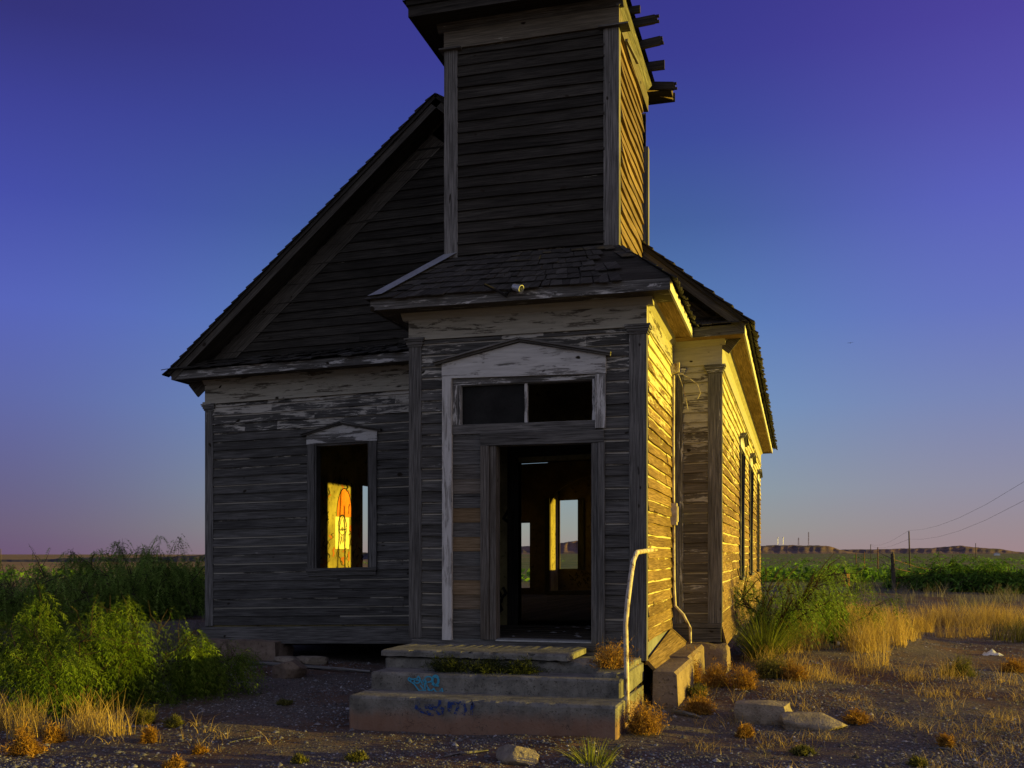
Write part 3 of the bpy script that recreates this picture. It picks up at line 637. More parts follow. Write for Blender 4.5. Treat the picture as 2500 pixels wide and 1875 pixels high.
for sgn in (-1, 1):
    xe = GX0 - .08 if sgn < 0 else GX1 + .08; e0, e1 = V3(xe, yF - .02, zr(xe) + .01), V3(xe, NB + .35, zr(xe) + .01); t0, t1 = V3(RXC, yF - .02, 8.04), V3(RXC, NB + .35, 8.04)
    n = (e1 - e0).cross(t0 - e0).normalized(); n = n if n.z > 0 else -n
    mb.look(.8, .05); mb.prism([e0 - n * .012, e1 - n * .012, t1 - n * .012, t0 - n * .012], n * .012, e1 - e0)
    rows = 34; sp = (e1 - e0).normalized(); f1, g1 = e0 + sp * .55, t0 + sp * .55
    shingles(ms, e0, f1, t0, g1, rows, .1, .2, .02, rough=1.6, over=.02)
    shingles(ms, f1, e1, f1.lerp(g1, 2 / rows), e1.lerp(t1, 2 / rows), 2, .09, .2, .02, rough=2.2)
    for r in range(2, rows):
        ms.look(random.uniform(.8, 1.1)); q = [f1.lerp(g1, r / rows), e1.lerp(t1, r / rows), e1.lerp(t1, (r + 1.3) / rows if r < rows - 1 else 1), f1.lerp(g1, (r + 1.3) / rows if r < rows - 1 else 1)]
        lo = n * .026; hi = n * .004
        ms.face([q[0] + lo, q[1] + lo, q[2] + hi, q[3] + hi], t0 - e0); ms.face([q[0], q[1], q[1] + lo, q[0] + lo], t0 - e0)
rf = mb.build('nave_roof', M['dark'], church); ms.build('shingle_course', M['shingle'], rf)
mb = MB(settle)
shingles(mb, (GX0 - .02, GY - .04, 4.61), (EX0 - .02, GY - .04, 4.61), (GX0 + .45, NF - .01, 4.80), (EX0 - .02, NF - .01, 4.80), 3, .06, .16, rough=3.0, tone=(.6, 1.6))
mp = MB(settle); shingles(mp, (EX1 + .03, GY - .04, 4.61), (GX1 + .02, GY - .04, 4.61), (EX1 + .03, NF - .01, 4.80), (GX1 - .3, NF - .01, 4.80), 3, rough=2)
mb.look(.8); mb.prism([(GX0, GY - .02, 4.60), (EX0, GY - .02, 4.60), (EX0, NF, 4.78), (GX0 + .4, NF, 4.78)], (0, 0, -.012), (1, 0, 0)); mb.build('pent_roof', M['shingle'], church); mb = mp; mb.prism([(EX1, GY - .02, 4.60), (GX1, GY - .02, 4.60), (GX1 - .3, NF, 4.78), (EX1, NF, 4.78)], (0, 0, -.012), (1, 0, 0))
mb.build('pent_roof', M['shingle'], church)
# windows
mb = MB(settle); a, b, c, e = WIN; mb.look(1.05, .28)
mb.bx(a - .11, a, NF - .05, NF + .0, c - .03, e, 'z'); mb.bx(b, b + .11, NF - .05, NF, c - .03, e, 'z'); mb.look(.8, .15); mb.bx(a, a + .028, NF - .035, NF + .1, c, e, 'z'); mb.bx(b - .028, b, NF - .035, NF + .1, c, e, 'z'); mb.bx(a + .028, b - .028, NF - .02, NF + .1, e - .03, e)
w1 = mb.build('window', M['trim'], church)
mb = MB(settle); xm = (a + b) / 2; mb.look(1.1, .52); mb.prism([(a - .12, NF - .052, e), (b + .12, NF - .052, e), (b + .12, NF - .052, e + .135), (xm, NF - .052, e + .255), (a - .12, NF - .052, e + .135)], (0, .052, 0), (1, 0, 0)); mb.look(.9, .3)
for (xa, za, xb, zb) in ((a - .185, e + .12, xm + .002, e + .26), (xm - .002, e + .26, b + .185, e + .12)):
    dd = V3(xb - xa, 0, zb - za); up = V3(-dd.z, 0, dd.x).normalized(); mb.box(V3(xa, NF - .085, za), dd, up * .02, V3(0, .085, 0)); mb.box(V3(xa, NF - .115, za) + up * .0205, dd, up * .018, V3(0, .115, 0))
mb.build('hood', M['trim'], w1)
mb = MB(settle); mb.look(.95, .25); mb.bx(a - .12, b + .12, NF - .075, NF + .1, c - .045, c); mb.bx(a - .10, b + .10, NF - .05, NF, c - .11, c - .046); mb.build('sill', M['trim'], w1)
for wi, (a, b, c, e) in enumerate(RW):
    mb = MB(settle); mb.look(.85, .4); X = NR
    mb.bx(X, X + .055, a - .12, a, c - .03, e, 'z'); mb.bx(X, X + .055, b, b + .12, c - .03, e, 'z'); mb.look(.5); mb.bx(X - .1, X + .03, a, a + .03, c, e, 'z'); mb.bx(X - .1, X + .03, b - .03, b, c, e, 'z'); mb.bx(X - .1, X + .03, a + .03, b - .03, e - .03, e, 'y')
    w = mb.build('window', M['trim'], church)
    mb = MB(settle); ym = (a + b) / 2; mb.look(1, .6); mb.prism([(X + .055, a - .12, e), (X + .055, b + .12, e), (X + .055, b + .12, e + .13), (X + .055, ym, e + .25), (X + .055, a - .12, e + .13)], (-.055, 0, 0), (0, 1, 0)); mb.look(.9, .4)
    for (ya, za, yb_, zb) in ((a - .19, e + .12, ym + .002, e + .26), (ym - .002, e + .26, b + .19, e + .12)):
        dd = V3(0, yb_ - ya, zb - za); up = V3(0, -dd.z, dd.y).normalized(); mb.box(V3(X, ya, za), dd, up * .022, V3(.10, 0, 0)); mb.box(V3(X, ya, za) + up * .0225, dd, up * .02, V3(.13, 0, 0))
    mb.build('hood', M['trim'], w)
    mb = MB(settle); mb.look(.9, .3); mb.bx(X - .1, X + .09, a - .12, b + .12, c - .045, c, 'y'); mb.build('sill', M['trim'], w)
    if wi < 2:
        mb = MB(settle); mb.look(.6); mb.box((X + .03, a + .35, c), (.03, .22, e - c - .1), (.035, 0, 0), (0, .05, 0)); mb.box((X - .04, b - .3, c), (.0, -.05, e - c - .4), (.03, 0, 0), (0, .05, 0)); mb.build('sash', M['trim'], w)
# --- bell tower
FZ = 7.58
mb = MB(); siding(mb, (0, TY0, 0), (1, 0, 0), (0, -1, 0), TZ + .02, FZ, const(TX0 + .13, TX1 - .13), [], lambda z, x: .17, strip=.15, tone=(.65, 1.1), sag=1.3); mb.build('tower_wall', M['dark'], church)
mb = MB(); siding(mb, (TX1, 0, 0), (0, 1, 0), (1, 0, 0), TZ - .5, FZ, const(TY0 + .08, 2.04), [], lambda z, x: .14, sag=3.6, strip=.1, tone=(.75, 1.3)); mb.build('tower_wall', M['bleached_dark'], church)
mb = MB(); siding(mb, (TX0, 0, 0), (0, 1, 0), (-1, 0, 0), TZ - .5, FZ, const(TY0 + .08, TY1 - .05), [], lambda z, x: .14, tone=(.6, 1)); siding(mb, (0, TY1, 0), (1, 0, 0), (0, 1, 0), 6.2, FZ, const(TX0, TX1), [], lambda z, x: .1); mb.build('tower_wall', M['dark'], church)
mb = MB(); mb.look(.7); sheet(mb, (0, TY0 + .002, 0), (1, 0, 0), (0, -1, 0), TX0 + .02, TX1 - .02, TZ - .2, 7.85, [], .03); sheet(mb, (TX1 - .003, 0, 0), (0, 1, 0), (1, 0, 0), TY0 + .04, 2.02, TZ - .5, 7.85, [], .03); sheet(mb, (TX0 + .003, 0, 0), (0, 1, 0), (-1, 0, 0), TY0 + .04, TY1, TZ - .5, 7.85, [], .03); mb.build('tower_sheathing', M['dark'], church)
for (x0, x1, y0, y1, z0) in ((TX0 - .03, TX0 + .135, TY0 - .034, TY0 + .10, TZ - .02), (TX1 - .145, TX1 + .028, TY0 - .034, TY0 + .085, TZ - .02), (TX1 - .06, TX1 + .045, 2.38, 2.5, TZ - .6)):
    mb = MB(); mb.look(1.25, .15); mb.bx(x0, x1, y0, y1, z0, FZ - .002 if y0 < 2 else 7.1, 'z'); p = mb.build('pilaster', M['trim'], church)
    if y0 < 2:
        c = MB(); c.look(.9, .2); c.bx(x0 - .05, x1 + .05 + (.06 if x0 > -1 else 0), y0 - .05, y1 + .02, FZ, FZ + .018); c.build('capital', M['trim'], p)
mb = MB(); mb.look(1.4, .34); mb.bx(TX0 - .032, TX1 + .03, TY0 - .036, TY0 + .05, FZ + .02, 7.80); mb.look(1.2, .3); mb.bx(TX1 - .03, TX1 + .032, TY0 + .052, TY1, FZ + .021, 7.799, 'y'); mb.look(.8, .3); mb.bx(TX0 - .034, TX0 + .02, TY0 + .052, TY1, FZ + .021, 7.799, 'y'); mb.build('frieze', M['cream'], church)
mb = MB(); mb.look(.8, .3); mb.prism([(TX0 - .1, TY0 - .11, 7.87), (TX0 - .1, TY0 - .036, 7.80), (TX0 - .1, TY0, 7.80), (TX0 - .1, TY0, 7.87)], (TX1 - TX0 + .18, 0, 0)); mb.look(1.2, .3); mb.prism([(TX1 + .10, TY0 - .06, 7.872), (TX1 + .032, TY0 - .06, 7.80), (TX1, TY0 - .06, 7.80), (TX1, TY0 - .06, 7.872)], (0, 2.15, 0)); mb.box((TX1 + .034, TY0 + .35, 7.60), (.05, .5, -.03), (.0, .0, .03), (.03, 0, 0)); mb.build('crown_moulding', M['trim'], church)
SX0, SX1, SY0, SY1 = -2.66, TX1 + .10, -.08, 2.86
mb = MB(); mb.look(.75, .2); mb.bx(SX0, SX1, SY0, TY0 + .02, 7.874, 7.89); mb.bx(SX0 + .001, TX0 + .05, TY0 + .022, SY1, 7.874, 7.89, 'y'); mb.bx(TX0 + .052, SX1 + .22, 2.55, SY1, 7.874, 7.89); mb.build('soffit', M['dark'], church)
mb = MB(); mb.look(.9, .15); mb.bx(SX0 - .02, SX1 + .02, SY0 - .02, SY0, 7.862, 8.03); mb.look(.7, .1); mb.bx(SX0 - .04, SX1 + .02, SY0 - .042, SY0 - .021, 7.985, 8.05); mb.look(.9, .15); mb.bx(SX0 - .02, SX0, SY0 + .001, SY1, 7.863, 8.03, 'y'); mb.bx(TX0, TX1 + .34, SY1, SY1 + .022, 7.86, 7.98); mb.build('fascia', M['dark'], church)
mb = MB(); cxm, cym, zt = (SX0 + SX1) / 2 - .1, 1.35, 8.75; a0, a1 = V3(SX0 - .05, SY0 - .05, 8.05), V3(SX1, SY0 - .05, 8.05); a2, a3 = V3(SX1, SY1 + .05, 8.05), V3(SX0 - .05, SY1 + .05, 8.05); ap = V3(cxm, cym, zt)
shingles(mb, a0, a1, ap, ap + V3(.02, 0, 0), 12, rough=1.5); shingles(mb, a3, a0, ap, ap + V3(0, -.02, 0), 12)
mb.look(.7)
for p, q in ((a0, a1), (a1, a2), (a2, a3), (a3, a0)): mb.face([p, q, ap])
mb.build('tower_roof', M['shingle'], church)
mb = MB(); mb.look(1.2, .05); mb.box((TX1 - .02, 2.60, 7.90), (.34, .20, -.05), (0, -.03, 0), (0, 0, .13)); mb.build('rafter_tail', M['bleached_dark'], church)
for (y, z, L, tilt, th, rough) in ((.62, 7.93, .20, .0, .075, 0), (.90, 7.91, .33, .02, .095, 1), (1.47, 7.93, .32, .03, .10, 1), (2.04, 7.93, .30, .0, .11, 0), (2.52, 7.92, .36, -.05, .10, 1)):
    mb = MB(); mb.look(1.0, .02); mb.box((TX1 + .0, y, z), (L, 0, tilt), (0, .045, 0), (0, 0, th))
    if rough:
        for k in range(3): mb.box((TX1 + L, y + .004, z + tilt + .004 + k * th * .33), (random.uniform(.02, .055), 0, 0), (0, .036, 0), (0, 0, th * .24))
    mb.build('rafter_tail', M['dark'], church)

# --- marks painted on the walls
def ribbon(mb, pts, w, n, lift=.003):
    """painted stroke on a wall with normal n"""
    n = Vector(n); pts = [Vector(p) for p in pts]
    for i in range(len(pts) - 1):
        d = pts[i + 1] - pts[i]
        if d.length < 1e-5: continue
        s = d.cross(n).normalized() * w * .5; e = d.normalized() * w * .3; L = n * (lift + i * .00005)
        q = [pts[i] - s - e + L, pts[i + 1] - s + e + L, pts[i + 1] + s + e + L, pts[i] + s - e + L]
        if (q[1] - q[0]).cross(q[2] - q[0]).dot(n) < 0: q = q[::-1]
        mb.face(q)
def arc(c, rx, rz, a0, a1, k=14): return [(c[0] + rx * math.cos(rad(a0 + (a1 - a0) * i / k)), c[1] + rz * math.sin(rad(a0 + (a1 - a0) * i / k))) for i in range(k + 1)]
XW = NL + .003 + IN                                   # inner face of the left wall
L_ = lambda pts: [(XW, y, z) for y, z in pts]
gm = MB(settle)                                        # drawn face on its sheet of paper, orange oval above it
pp = MB(settle); pp.face([(XW + .003, 6.38, 2.02), (XW + .003, 6.98, 2.02), (XW + .003, 6.98, 2.62), (XW + .003, 6.38, 2.62)][::-1]); pp.build('poster', M['paper'], church)
po = MB(settle); po.face(([(XW + .002, y, z) for y, z in arc((6.78, 2.64), .32, .52, 0, 180, 20)])[::-1]); po.build('painted_oval', M['orange'], church)
ribbon(gm, L_(arc((6.68, 2.34), .20, .32, 20, 160)), .03, (1, 0, 0), .005)
for a, b in (((6.49, 2.42), (6.60, 2.10)), ((6.87, 2.42), (6.77, 2.06)), ((6.52, 2.45), (6.55, 2.25)), ((6.84, 2.45), (6.82, 2.25)), ((6.66, 2.62), (6.55, 2.42)), ((6.68, 2.62), (6.80, 2.44)), ((6.64, 2.28), (6.66, 2.14)), ((6.70, 2.28), (6.70, 2.12)), ((6.74, 2.28), (6.73, 2.16)), ((6.60, 2.26), (6.63, 2.18)), ((6.60, 2.10), (6.63, 2.24)), ((6.77, 2.06), (6.82, 2.2))): ribbon(gm, L_([a, b]), .014, (1, 0, 0), .006)
ribbon(gm, L_([(6.54, 2.40), (6.60, 2.37), (6.67, 2.43), (6.75, 2.38), (6.82, 2.40)]), .016, (1, 0, 0), .006); ribbon(gm, L_([(6.55, 2.34), (6.62, 2.29), (6.69, 2.28), (6.76, 2.30), (6.82, 2.35)]), .014, (1, 0, 0), .006)
ribbon(gm, L_([(6.64, 2.40), (6.66, 2.36), (6.69, 2.40), (6.71, 2.36)]), .02, (1, 0, 0), .006)
ribbon(gm, L_(arc((6.78, 2.64), .335, .53, 20, 180, 18)), .022, (1, 0, 0), .004)
rg = random.Random(4)
for k in range(95):
    y, z = rg.uniform(5.6, 7.6), rg.uniform(1.5, 3.3)
    if 6.36 < y < 7.0 and 2.0 < z < 3.1: continue
    h = rg.uniform(.06, .2); ribbon(gm, L_([(y + rg.uniform(-.06, .06), z + h * t) for t in (0, .35, .7, 1)]), rg.choice((.012, .02, .03)), (1, 0, 0), .004)
gm.build('graffiti', M['black'], church)
gm = MB(settle)
for k in range(48):
    y, z = rg.uniform(5.6, 7.6), rg.uniform(1.5, 3.2)
    if 6.36 < y < 7.0 and 2.0 < z < 3.1: continue
    h = rg.uniform(.05, .16); ribbon(gm, L_([(y + rg.uniform(-.07, .07), z + h * t) for t in (0, .35, .7, 1)]), rg.choice((.015, .03, .05)), (1, 0, 0), .003)
gm.build('graffiti', M['redp'], church)
gm = MB(settle)                                        # black scrawl on the plaster inside the entrance and in the apse
for k in range(9):
    x, z = rg.uniform(-2.5, -2.22), rg.choice((rg.uniform(1.0, 1.35), rg.uniform(1.9, 2.35))); h = rg.uniform(.1, .22)
    ribbon(gm, [(x + rg.uniform(-.05, .05), NF + .002, z + h * t) for t in (0, .3, .6, 1)], rg.choice((.02, .04)), (0, -1, 0))
for k in range(60):
    x = rg.uniform(-4.9, -3.2); zq = rg.uniform(.95, 1.3); ribbon(gm, [(x, AB, zq), (x + rg.uniform(-.07, .07), AB, zq + rg.uniform(.03, .1)), (x + rg.uniform(0, .1), AB, zq + rg.uniform(-.05, .05))], .022, (0, -1, 0))
for k in range(22):
    y, z = rg.uniform(17.35, 18.1), rg.uniform(1.45, 2.7); ribbon(gm, [(ac - ar, y, z), (ac - ar, y + rg.uniform(-.08, .08), z + rg.uniform(-.1, .1))], .025, (1, 0, 0))
gm.build('graffiti', M['black'], church)
for k in range(16):
    pass
mb = MB(); 
for k in range(22):
    x, y, s = rg.uniform(-1.7, -.65), rg.uniform(.35, 2.2), rg.uniform(.015, .05); mb.look(1); mb.face([(x - s, y, .795), (x + s * .5, y - s * .8, .797), (x + s, y + s * .3, .795), (x - s * .2, y + s, .799)])
tag(mb.build('plaster_scraps', M['white']), 'scraps of fallen white plaster scattered over the entrance floor', 'litter', None, 'stuff')

# ------------------------------------------------------------------ things fixed to or leaning on the church
lamp = empty('floodlight', (-1.32, -.43, 4.66), 'small empty tin floodlight can on the porch eave above the doorway', 'floodlight')
mb = MB(); A = V3(-1.33, -.46, 4.60); dv = V3(.86, -.36, -.34).normalized(); n = 16; u = dv.cross(Z).normalized(); w = dv.cross(u)
for k in range(n):
    c0, s0, c1, s1 = math.cos(k * math.tau / n), math.sin(k * math.tau / n), math.cos((k + 1) * math.tau / n), math.sin((k + 1) * math.tau / n)
    o = lambda c, s, r, t: A + dv * t + (u * c + w * s) * r
    mb.face([o(c0, s0, .034, 0), o(c1, s1, .034, 0), o(c1, s1, .042, .11), o(c0, s0, .042, .11)]); mb.face([o(c0, s0, .042, .11), o(c1, s1, .042, .11), o(c1, s1, .036, .11), o(c0, s0, .036, .11)]); mb.face([o(c0, s0, .036, .11), o(c1, s1, .036, .11), o(c1, s1, .03, .01), o(c0, s0, .03, .01)])
    mb.face([o(c0, s0, .034, 0), A - dv * .012, o(c1, s1, .034, 0)])
mb.build('housing', M['steel'], lamp)
mb = MB(); mb.tube([(-1.34, -.455, 4.60), (-1.40, -.43, 4.55), (-1.44, -.40, 4.55)], .012, 8); mb.tube([(-1.66, -.46, 4.65), (-1.50, -.43, 4.57), (-1.42, -.40, 4.52)], .015, 8); mb.build('bracket', M['black'], lamp)
con = empty('electric_conduit', (.05, 2.2, .3), 'thin grey electric conduit with a box on the sunlit porch corner', 'conduit')
mb = MB(); mb.tube([(.055, 2.24, 4.05), (.05, 2.24, 3.2), (.056, 2.24, 2.1), (.06, 2.24, 1.35), (.075, 2.24, 1.08), (.18, 2.22, .97), (.27, 2.2, .80), (.275, 2.2, .2)], .018, 8); mb.build('tube', M['pipe'], con)
mb = MB(); mb.look(1); mb.bx(.0, .10, 2.17, 2.31, 2.12, 2.40, 'z'); mb.bx(-.0, .112, 2.18, 2.30, 2.16, 2.36, 'z'); mb.build('junction_box', M['pipe'], con)
mb = MB(); mb.box((.0, 2.18, 4.05), (.0, .0, .12), (.13, 0, .04), (0, .12, 0)); mb.build('weather_head', M['pipe'], con)
mb = MB()
for pts in ([(.10, 2.24, 4.10), (.22, 2.18, 4.02), (.36, 2.2, 3.92), (.40, 2.2, 3.80), (.36, 2.22, 3.73)], [(.10, 2.23, 4.10), (.16, 2.18, 3.95), (.22, 2.2, 3.72), (.24, 2.2, 3.6)]): mb.tube(pts, .0042, 6)
mb.build('wire', M['pipe'], con)
mb = MB(); mb.tube([(.035, -1.36, .16), (.03, -1.36, .62), (.02, -1.36, 1.08), (.035, -1.33, 1.30), (.05, -1.25, 1.52), (.055, -1.12, 1.68), (.06, -.92, 1.765), (.06, -.5, 1.775), (.062, .16, 1.79)], [.024, .023, .024, .025, .025, .025, .025, .024, .024], 12)
tag(mb.build('handrail', M['pipe'], None, (.03, -1.3, .15)), 'bent white painted pipe handrail beside the concrete steps', 'handrail')

# --- steps
steps = empty('concrete_steps', (-1.3, -.9, .05), 'cracked grey concrete steps with blue graffiti below the church doorway', 'steps')
def slab(x0, x1, y0, y1, z0, z1, seed, chip=.012, nx=46):
    """concrete block with worn, slightly uneven edges"""
    rg = random.Random(seed); m = MB(); ch = 0; ys = [(y0, z0), (y0, z0 + (z1 - z0) * .35), (y0, z0 + (z1 - z0) * .7), (y0, z1 - .03), (y0 + .012, z1 - .008), (y0 + .03, z1), (y0 + .05, z1), (y0 + (y1 - y0) * .5, z1), (y1, z1), (y1, z0)]
    xs = [x0 + (x1 - x0) * i / nx for i in range(nx + 1)]; xs[1] = x0 + .02; xs[-2] = x1 - .02; G = []
    for i, x in enumerate(xs):
        e = .015 if i in (0, nx) else 0; wv = .006 * math.sin(x * 2.1 + seed)
        row = []; ch = rg.random() ** .5 * 1.6 if (rg.random() < .10 or (ch > .5 and rg.random() < .45)) else 0
        for j, (y, z) in enumerate(ys):
            dy = (rg.uniform(-.0015, .002) if j < 3 else 0) + wv; dz = .003 * math.sin(x * 3.3 + seed * 2)
            if j in (3, 4, 5) and ch: dz -= chip * ch * rg.random(); dy += chip * ch * rg.random()
            if j in (0, 8): dz = rg.uniform(-.02, .025) if z0 < 0 else (-.012 if z0 < .66 else rg.uniform(-.006, .006))
            if j in (6, 7): dz, dy = 0, 0
            row.append(V3(x, y + dy * (j < 6) + e * (j < 4), z + dz - e * (j in (4, 5, 6, 7, 8)) * .6))
        G.append(row)
    for i in range(nx):
        for j in range(len(ys) - 1): m.face([G[i][j], G[i + 1][j], G[i + 1][j + 1], G[i][j + 1]], V3(1, 0, 0))
    m.face(G[0][::1]); m.face(G[-1][::-1]); return m
slab(-2.62, .02, -1.82, -.2, -.03, .375, 1).build('step', M['concrete'], steps)
slab(-2.60, -.03, -1.33, -.15, .376, .548, 2).build('step', M['concrete'], steps)
slab(-2.63, -.02, -.885, -.1, .549, .655, 3, .03).build('step', M['concrete'], steps)
slab(-2.66, -.62, -.93, -.07, .672, .735, 4, .03).build('landing_slab', M['concrete'], steps)
slab(-.32, .0, -1.18, -.06, .40, .60, 5, .02, 10).build('step', M['concrete'], steps)
SG = lambda px, py, Y: (lambda d: (CX + d.x * (Y - CY) / d.y, Y, CH + d.z * (Y - CY) / d.y))(ray(px, py))
def st(mb, Y, w, *lines, c=(980, 1630, 200 / 2212)):
    for l in lines: ribbon(mb, [SG(c[0] + x * c[2], c[1] + y * c[2], Y) for x, y in l], w, (0, -1, 0), .012)
mb = MB(); el = lambda cx_, cy_, rx, ry, k=16: [(cx_ + rx * math.cos(i * math.tau / k), cy_ + ry * math.sin(i * math.tau / k)) for i in range(k + 1)]
st(mb, -1.33, .014, el(235, 310, 40, 40, 8), [(210, 340), (350, 430), (480, 600), (540, 640), (580, 600)], [(290, 310), (420, 300), (470, 230), (520, 300)], el(430, 370, 75, 45, 10), [(500, 300), (560, 400), (590, 460)], [(530, 480), (600, 560), (650, 660)], [(590, 330), (640, 420), (660, 640)], el(740, 310, 100, 75, 12), [(650, 380), (740, 560), (820, 640)], el(930, 340, 95, 140, 18), el(930, 350, 70, 105, 16), [(720, 580), (800, 640), (880, 560), (940, 640), (1000, 660), (1130, 650), (1110, 560), (1050, 640)], [(840, 440), (900, 480), (1010, 490)])
mb.build('graffiti', M['cyan'], steps)
mb = MB()
st(mb, -1.82, .030, [(480, 950), (400, 1070), (480, 1130), (620, 1200), (860, 1270)], [(660, 1020), (840, 1010), (860, 1100), (680, 1060), (760, 1080)], [(1050, 900), (1040, 1010), (940, 1060), (920, 1150), (1000, 1240), (1120, 1220), (1130, 1110), (1040, 1060)], [(1300, 930), (1290, 1140), (1340, 1130), (1320, 960), (1430, 950), (1540, 980), (1530, 1100), (1470, 1230)], [(1600, 930), (1700, 990), (1750, 1120), (1700, 1240), (1580, 1230)], [(1880, 890), (1920, 1030), (1900, 1240)], [(1880, 890), (1960, 1040)], [(560, 1180), (520, 1130), (640, 1190), (760, 1230)])
mb.build('graffiti', M['blue'], steps)
# --- stones
def stone(name, c, size, label, mat='stone', seed=0, rot=0.0, cat='stone', group=None, block=.5, sub=3):
    """rough stone: rounded box pushed about by noise; block 0 = boulder, 1 = squared"""
    rg = np.random.default_rng(seed); n = 13; g = np.linspace(-1, 1, n); V = []; Q = []
    for ax in range(3):
        for s in (-1, 1):
            b = len(V)
            for i in range(n):
                for j in range(n):
                    p = np.zeros(3); p[ax] = s; p[(ax + 1) % 3] = g[i]; p[(ax + 2) % 3] = g[j]; V.append(p)
            for i in range(n - 1):
                for j in range(n - 1):
                    q = [b + i * n + j, b + (i + 1) * n + j, b + (i + 1) * n + j + 1, b + i * n + j + 1]; Q.append(q if s > 0 else q[::-1])
    V = np.array(V); sph = V / np.linalg.norm(V, axis=1)[:, None]; V = V * block * .92 + sph * (1 - block) * 1.15; hard = block >= .8
    W = rg.normal(0, 1.6, (5, 3)); ph = rg.uniform(0, 6, 5); nn = sum(np.sin(V @ W[k] + ph[k]) for k in range(5)) / 5
    W2 = rg.normal(0, 5, (5, 3)); n2 = sum(np.sin(V @ W2[k] + ph[k] * 2) for k in range(5)) / 5
    V = V * (1 + (.05 if hard else .14) * nn + .05 * n2)[:, None]
    for k in range(12):
        nk = rg.normal(0, 1, 3); nk /= np.linalg.norm(nk); dk = V @ nk; lim = rg.uniform(.70, .98) * (1.55 if hard else 1 if block < .7 else 1.2); V = V - np.maximum(0, dk - lim)[:, None] * nk
    W3 = rg.normal(0, 9, (6, 3)); n3 = sum(np.sin(V @ W3[k] + k) for k in range(6)) / 6; V = V * (1 + .05 * n3)[:, None] * np.array(size)[None] * .55
    cr, sr = math.cos(rot), math.sin(rot); V = np.stack([V[:, 0] * cr - V[:, 1] * sr, V[:, 0] * sr + V[:, 1] * cr, V[:, 2]], -1)
    V = V + np.array(c)[None] + np.array([0, 0, size[2] * .38]); 
    return tag(np_mesh(name, V, Q, M[mat], origin=c), label, cat, group)
mb = MB(); mb.look(1)
for (y0, y1, x0, w, zt, zz) in ((-.12, .95, .10, .26, .50, -.05), (.955, 2.3, .13, .26, .56, 0)): mb.prism([(x0, y0, -.1), (x0 + w + .03, y0, -.1), (x0 + w, y0, zt - .03), (x0 + w - .03, y0, zt), (x0 + .01, y0, zt)], (.06, y1 - y0, .04), (0, 1, 0))
tag(mb.build('foundation_beam', M['stone'], None, (.2, 1, .1)), 'long reddish foundation beam slipped outwards from under the sunlit porch side', 'foundation')
stone('foundation_block', (.40, 2.44, .16), (.66, .5, .50), 'squat red sandstone block under the narrow wall between porch and corner', 'stone', 3, 0, 'stone', None, .85)
stone('foundation_block', (-6.70, 2.35, .12), (.62, .5, .42), 'red sandstone block with a cracked edge under the left end of the skirt board', 'stone', 4, .05, 'stone', None, .9)
stone('foundation_block', (-5.98, 2.38, .14), (.78, .5, .40), 'long squared red sandstone block beside the cracked block under the wall', 'stone', 5, -.03, 'stone', None, .9)
q = P(646, 1605); stone('rubble_stone', (q.x, q.y, q.z), (.34, .3, .2), 'flat red stone lying just in front of the long foundation block', 'stone', 21, .4)
q = P(592, 1612); stone('rubble_stone', (q.x, q.y, q.z), (.2, .2, .16), 'small round stone wedged below the long foundation block', 'stone', 22, .9)
q = P(700, 1622); stone('rubble_stone', (q.x, q.y, q.z), (.42, .26, .12), 'low grey stone behind the wooden pole near the wall', 'rock', 23, .1)
q = P(757, 1622); stone('rubble_stone', (q.x, q.y, q.z), (.46, .26, .13), 'flat grey slab behind the brown boulder near the dark gap', 'rock', 24, -.2)
q = P(708, 1652); stone('boulder', (q.x, q.y, q.z - .02), (.42, .34, .27), 'wedge shaped brown boulder lying across the wooden pole', 'stone', 9, .3, 'boulder', None, .45)
a, b = P(597, 1622), P(905, 1645)
mb = MB(); mb.look(1.3, .1); mb.tube([a + V3(0, 0, .03), a.lerp(b, .3) + V3(0, 0, .035), a.lerp(b, .7) + V3(0, .03, .03), b + V3(0, 0, .03)], [.022, .026, .024, .018], 8)
tag(mb.build('wooden_pole', M['trim'], None, a), 'long grey weathered pole lying on the ground before the left wall', 'pole')
q = P(1262, 1862); stone('rock', (q.x, q.y, q.z), (.34, .2, .17), 'pale pointed rock alone on the dirt in front of the steps', 'rock', 14, -.2, 'rock', None, .35)
q = P(1862, 1757); stone('concrete_chunk', (q.x, q.y, q.z - .02), (.50, .36, .22), 'thick broken concrete chunk, left one of the pair on the gravel', 'rock', 31, -.15, 'concrete chunk', None, .8)
q = P(1990, 1776); stone('concrete_chunk', (q.x, q.y, q.z - .02), (.60, .34, .17), 'low pointed concrete chunk, right one of the pair on the gravel', 'rock', 33, -.05, 'concrete chunk', None, .6)
stone('broken_stone', (-.50, -.78, .60), (.30, .17, .10), 'tan broken stone on the right end of the top step', 'rock', 41, .1, 'stone', None, .6)
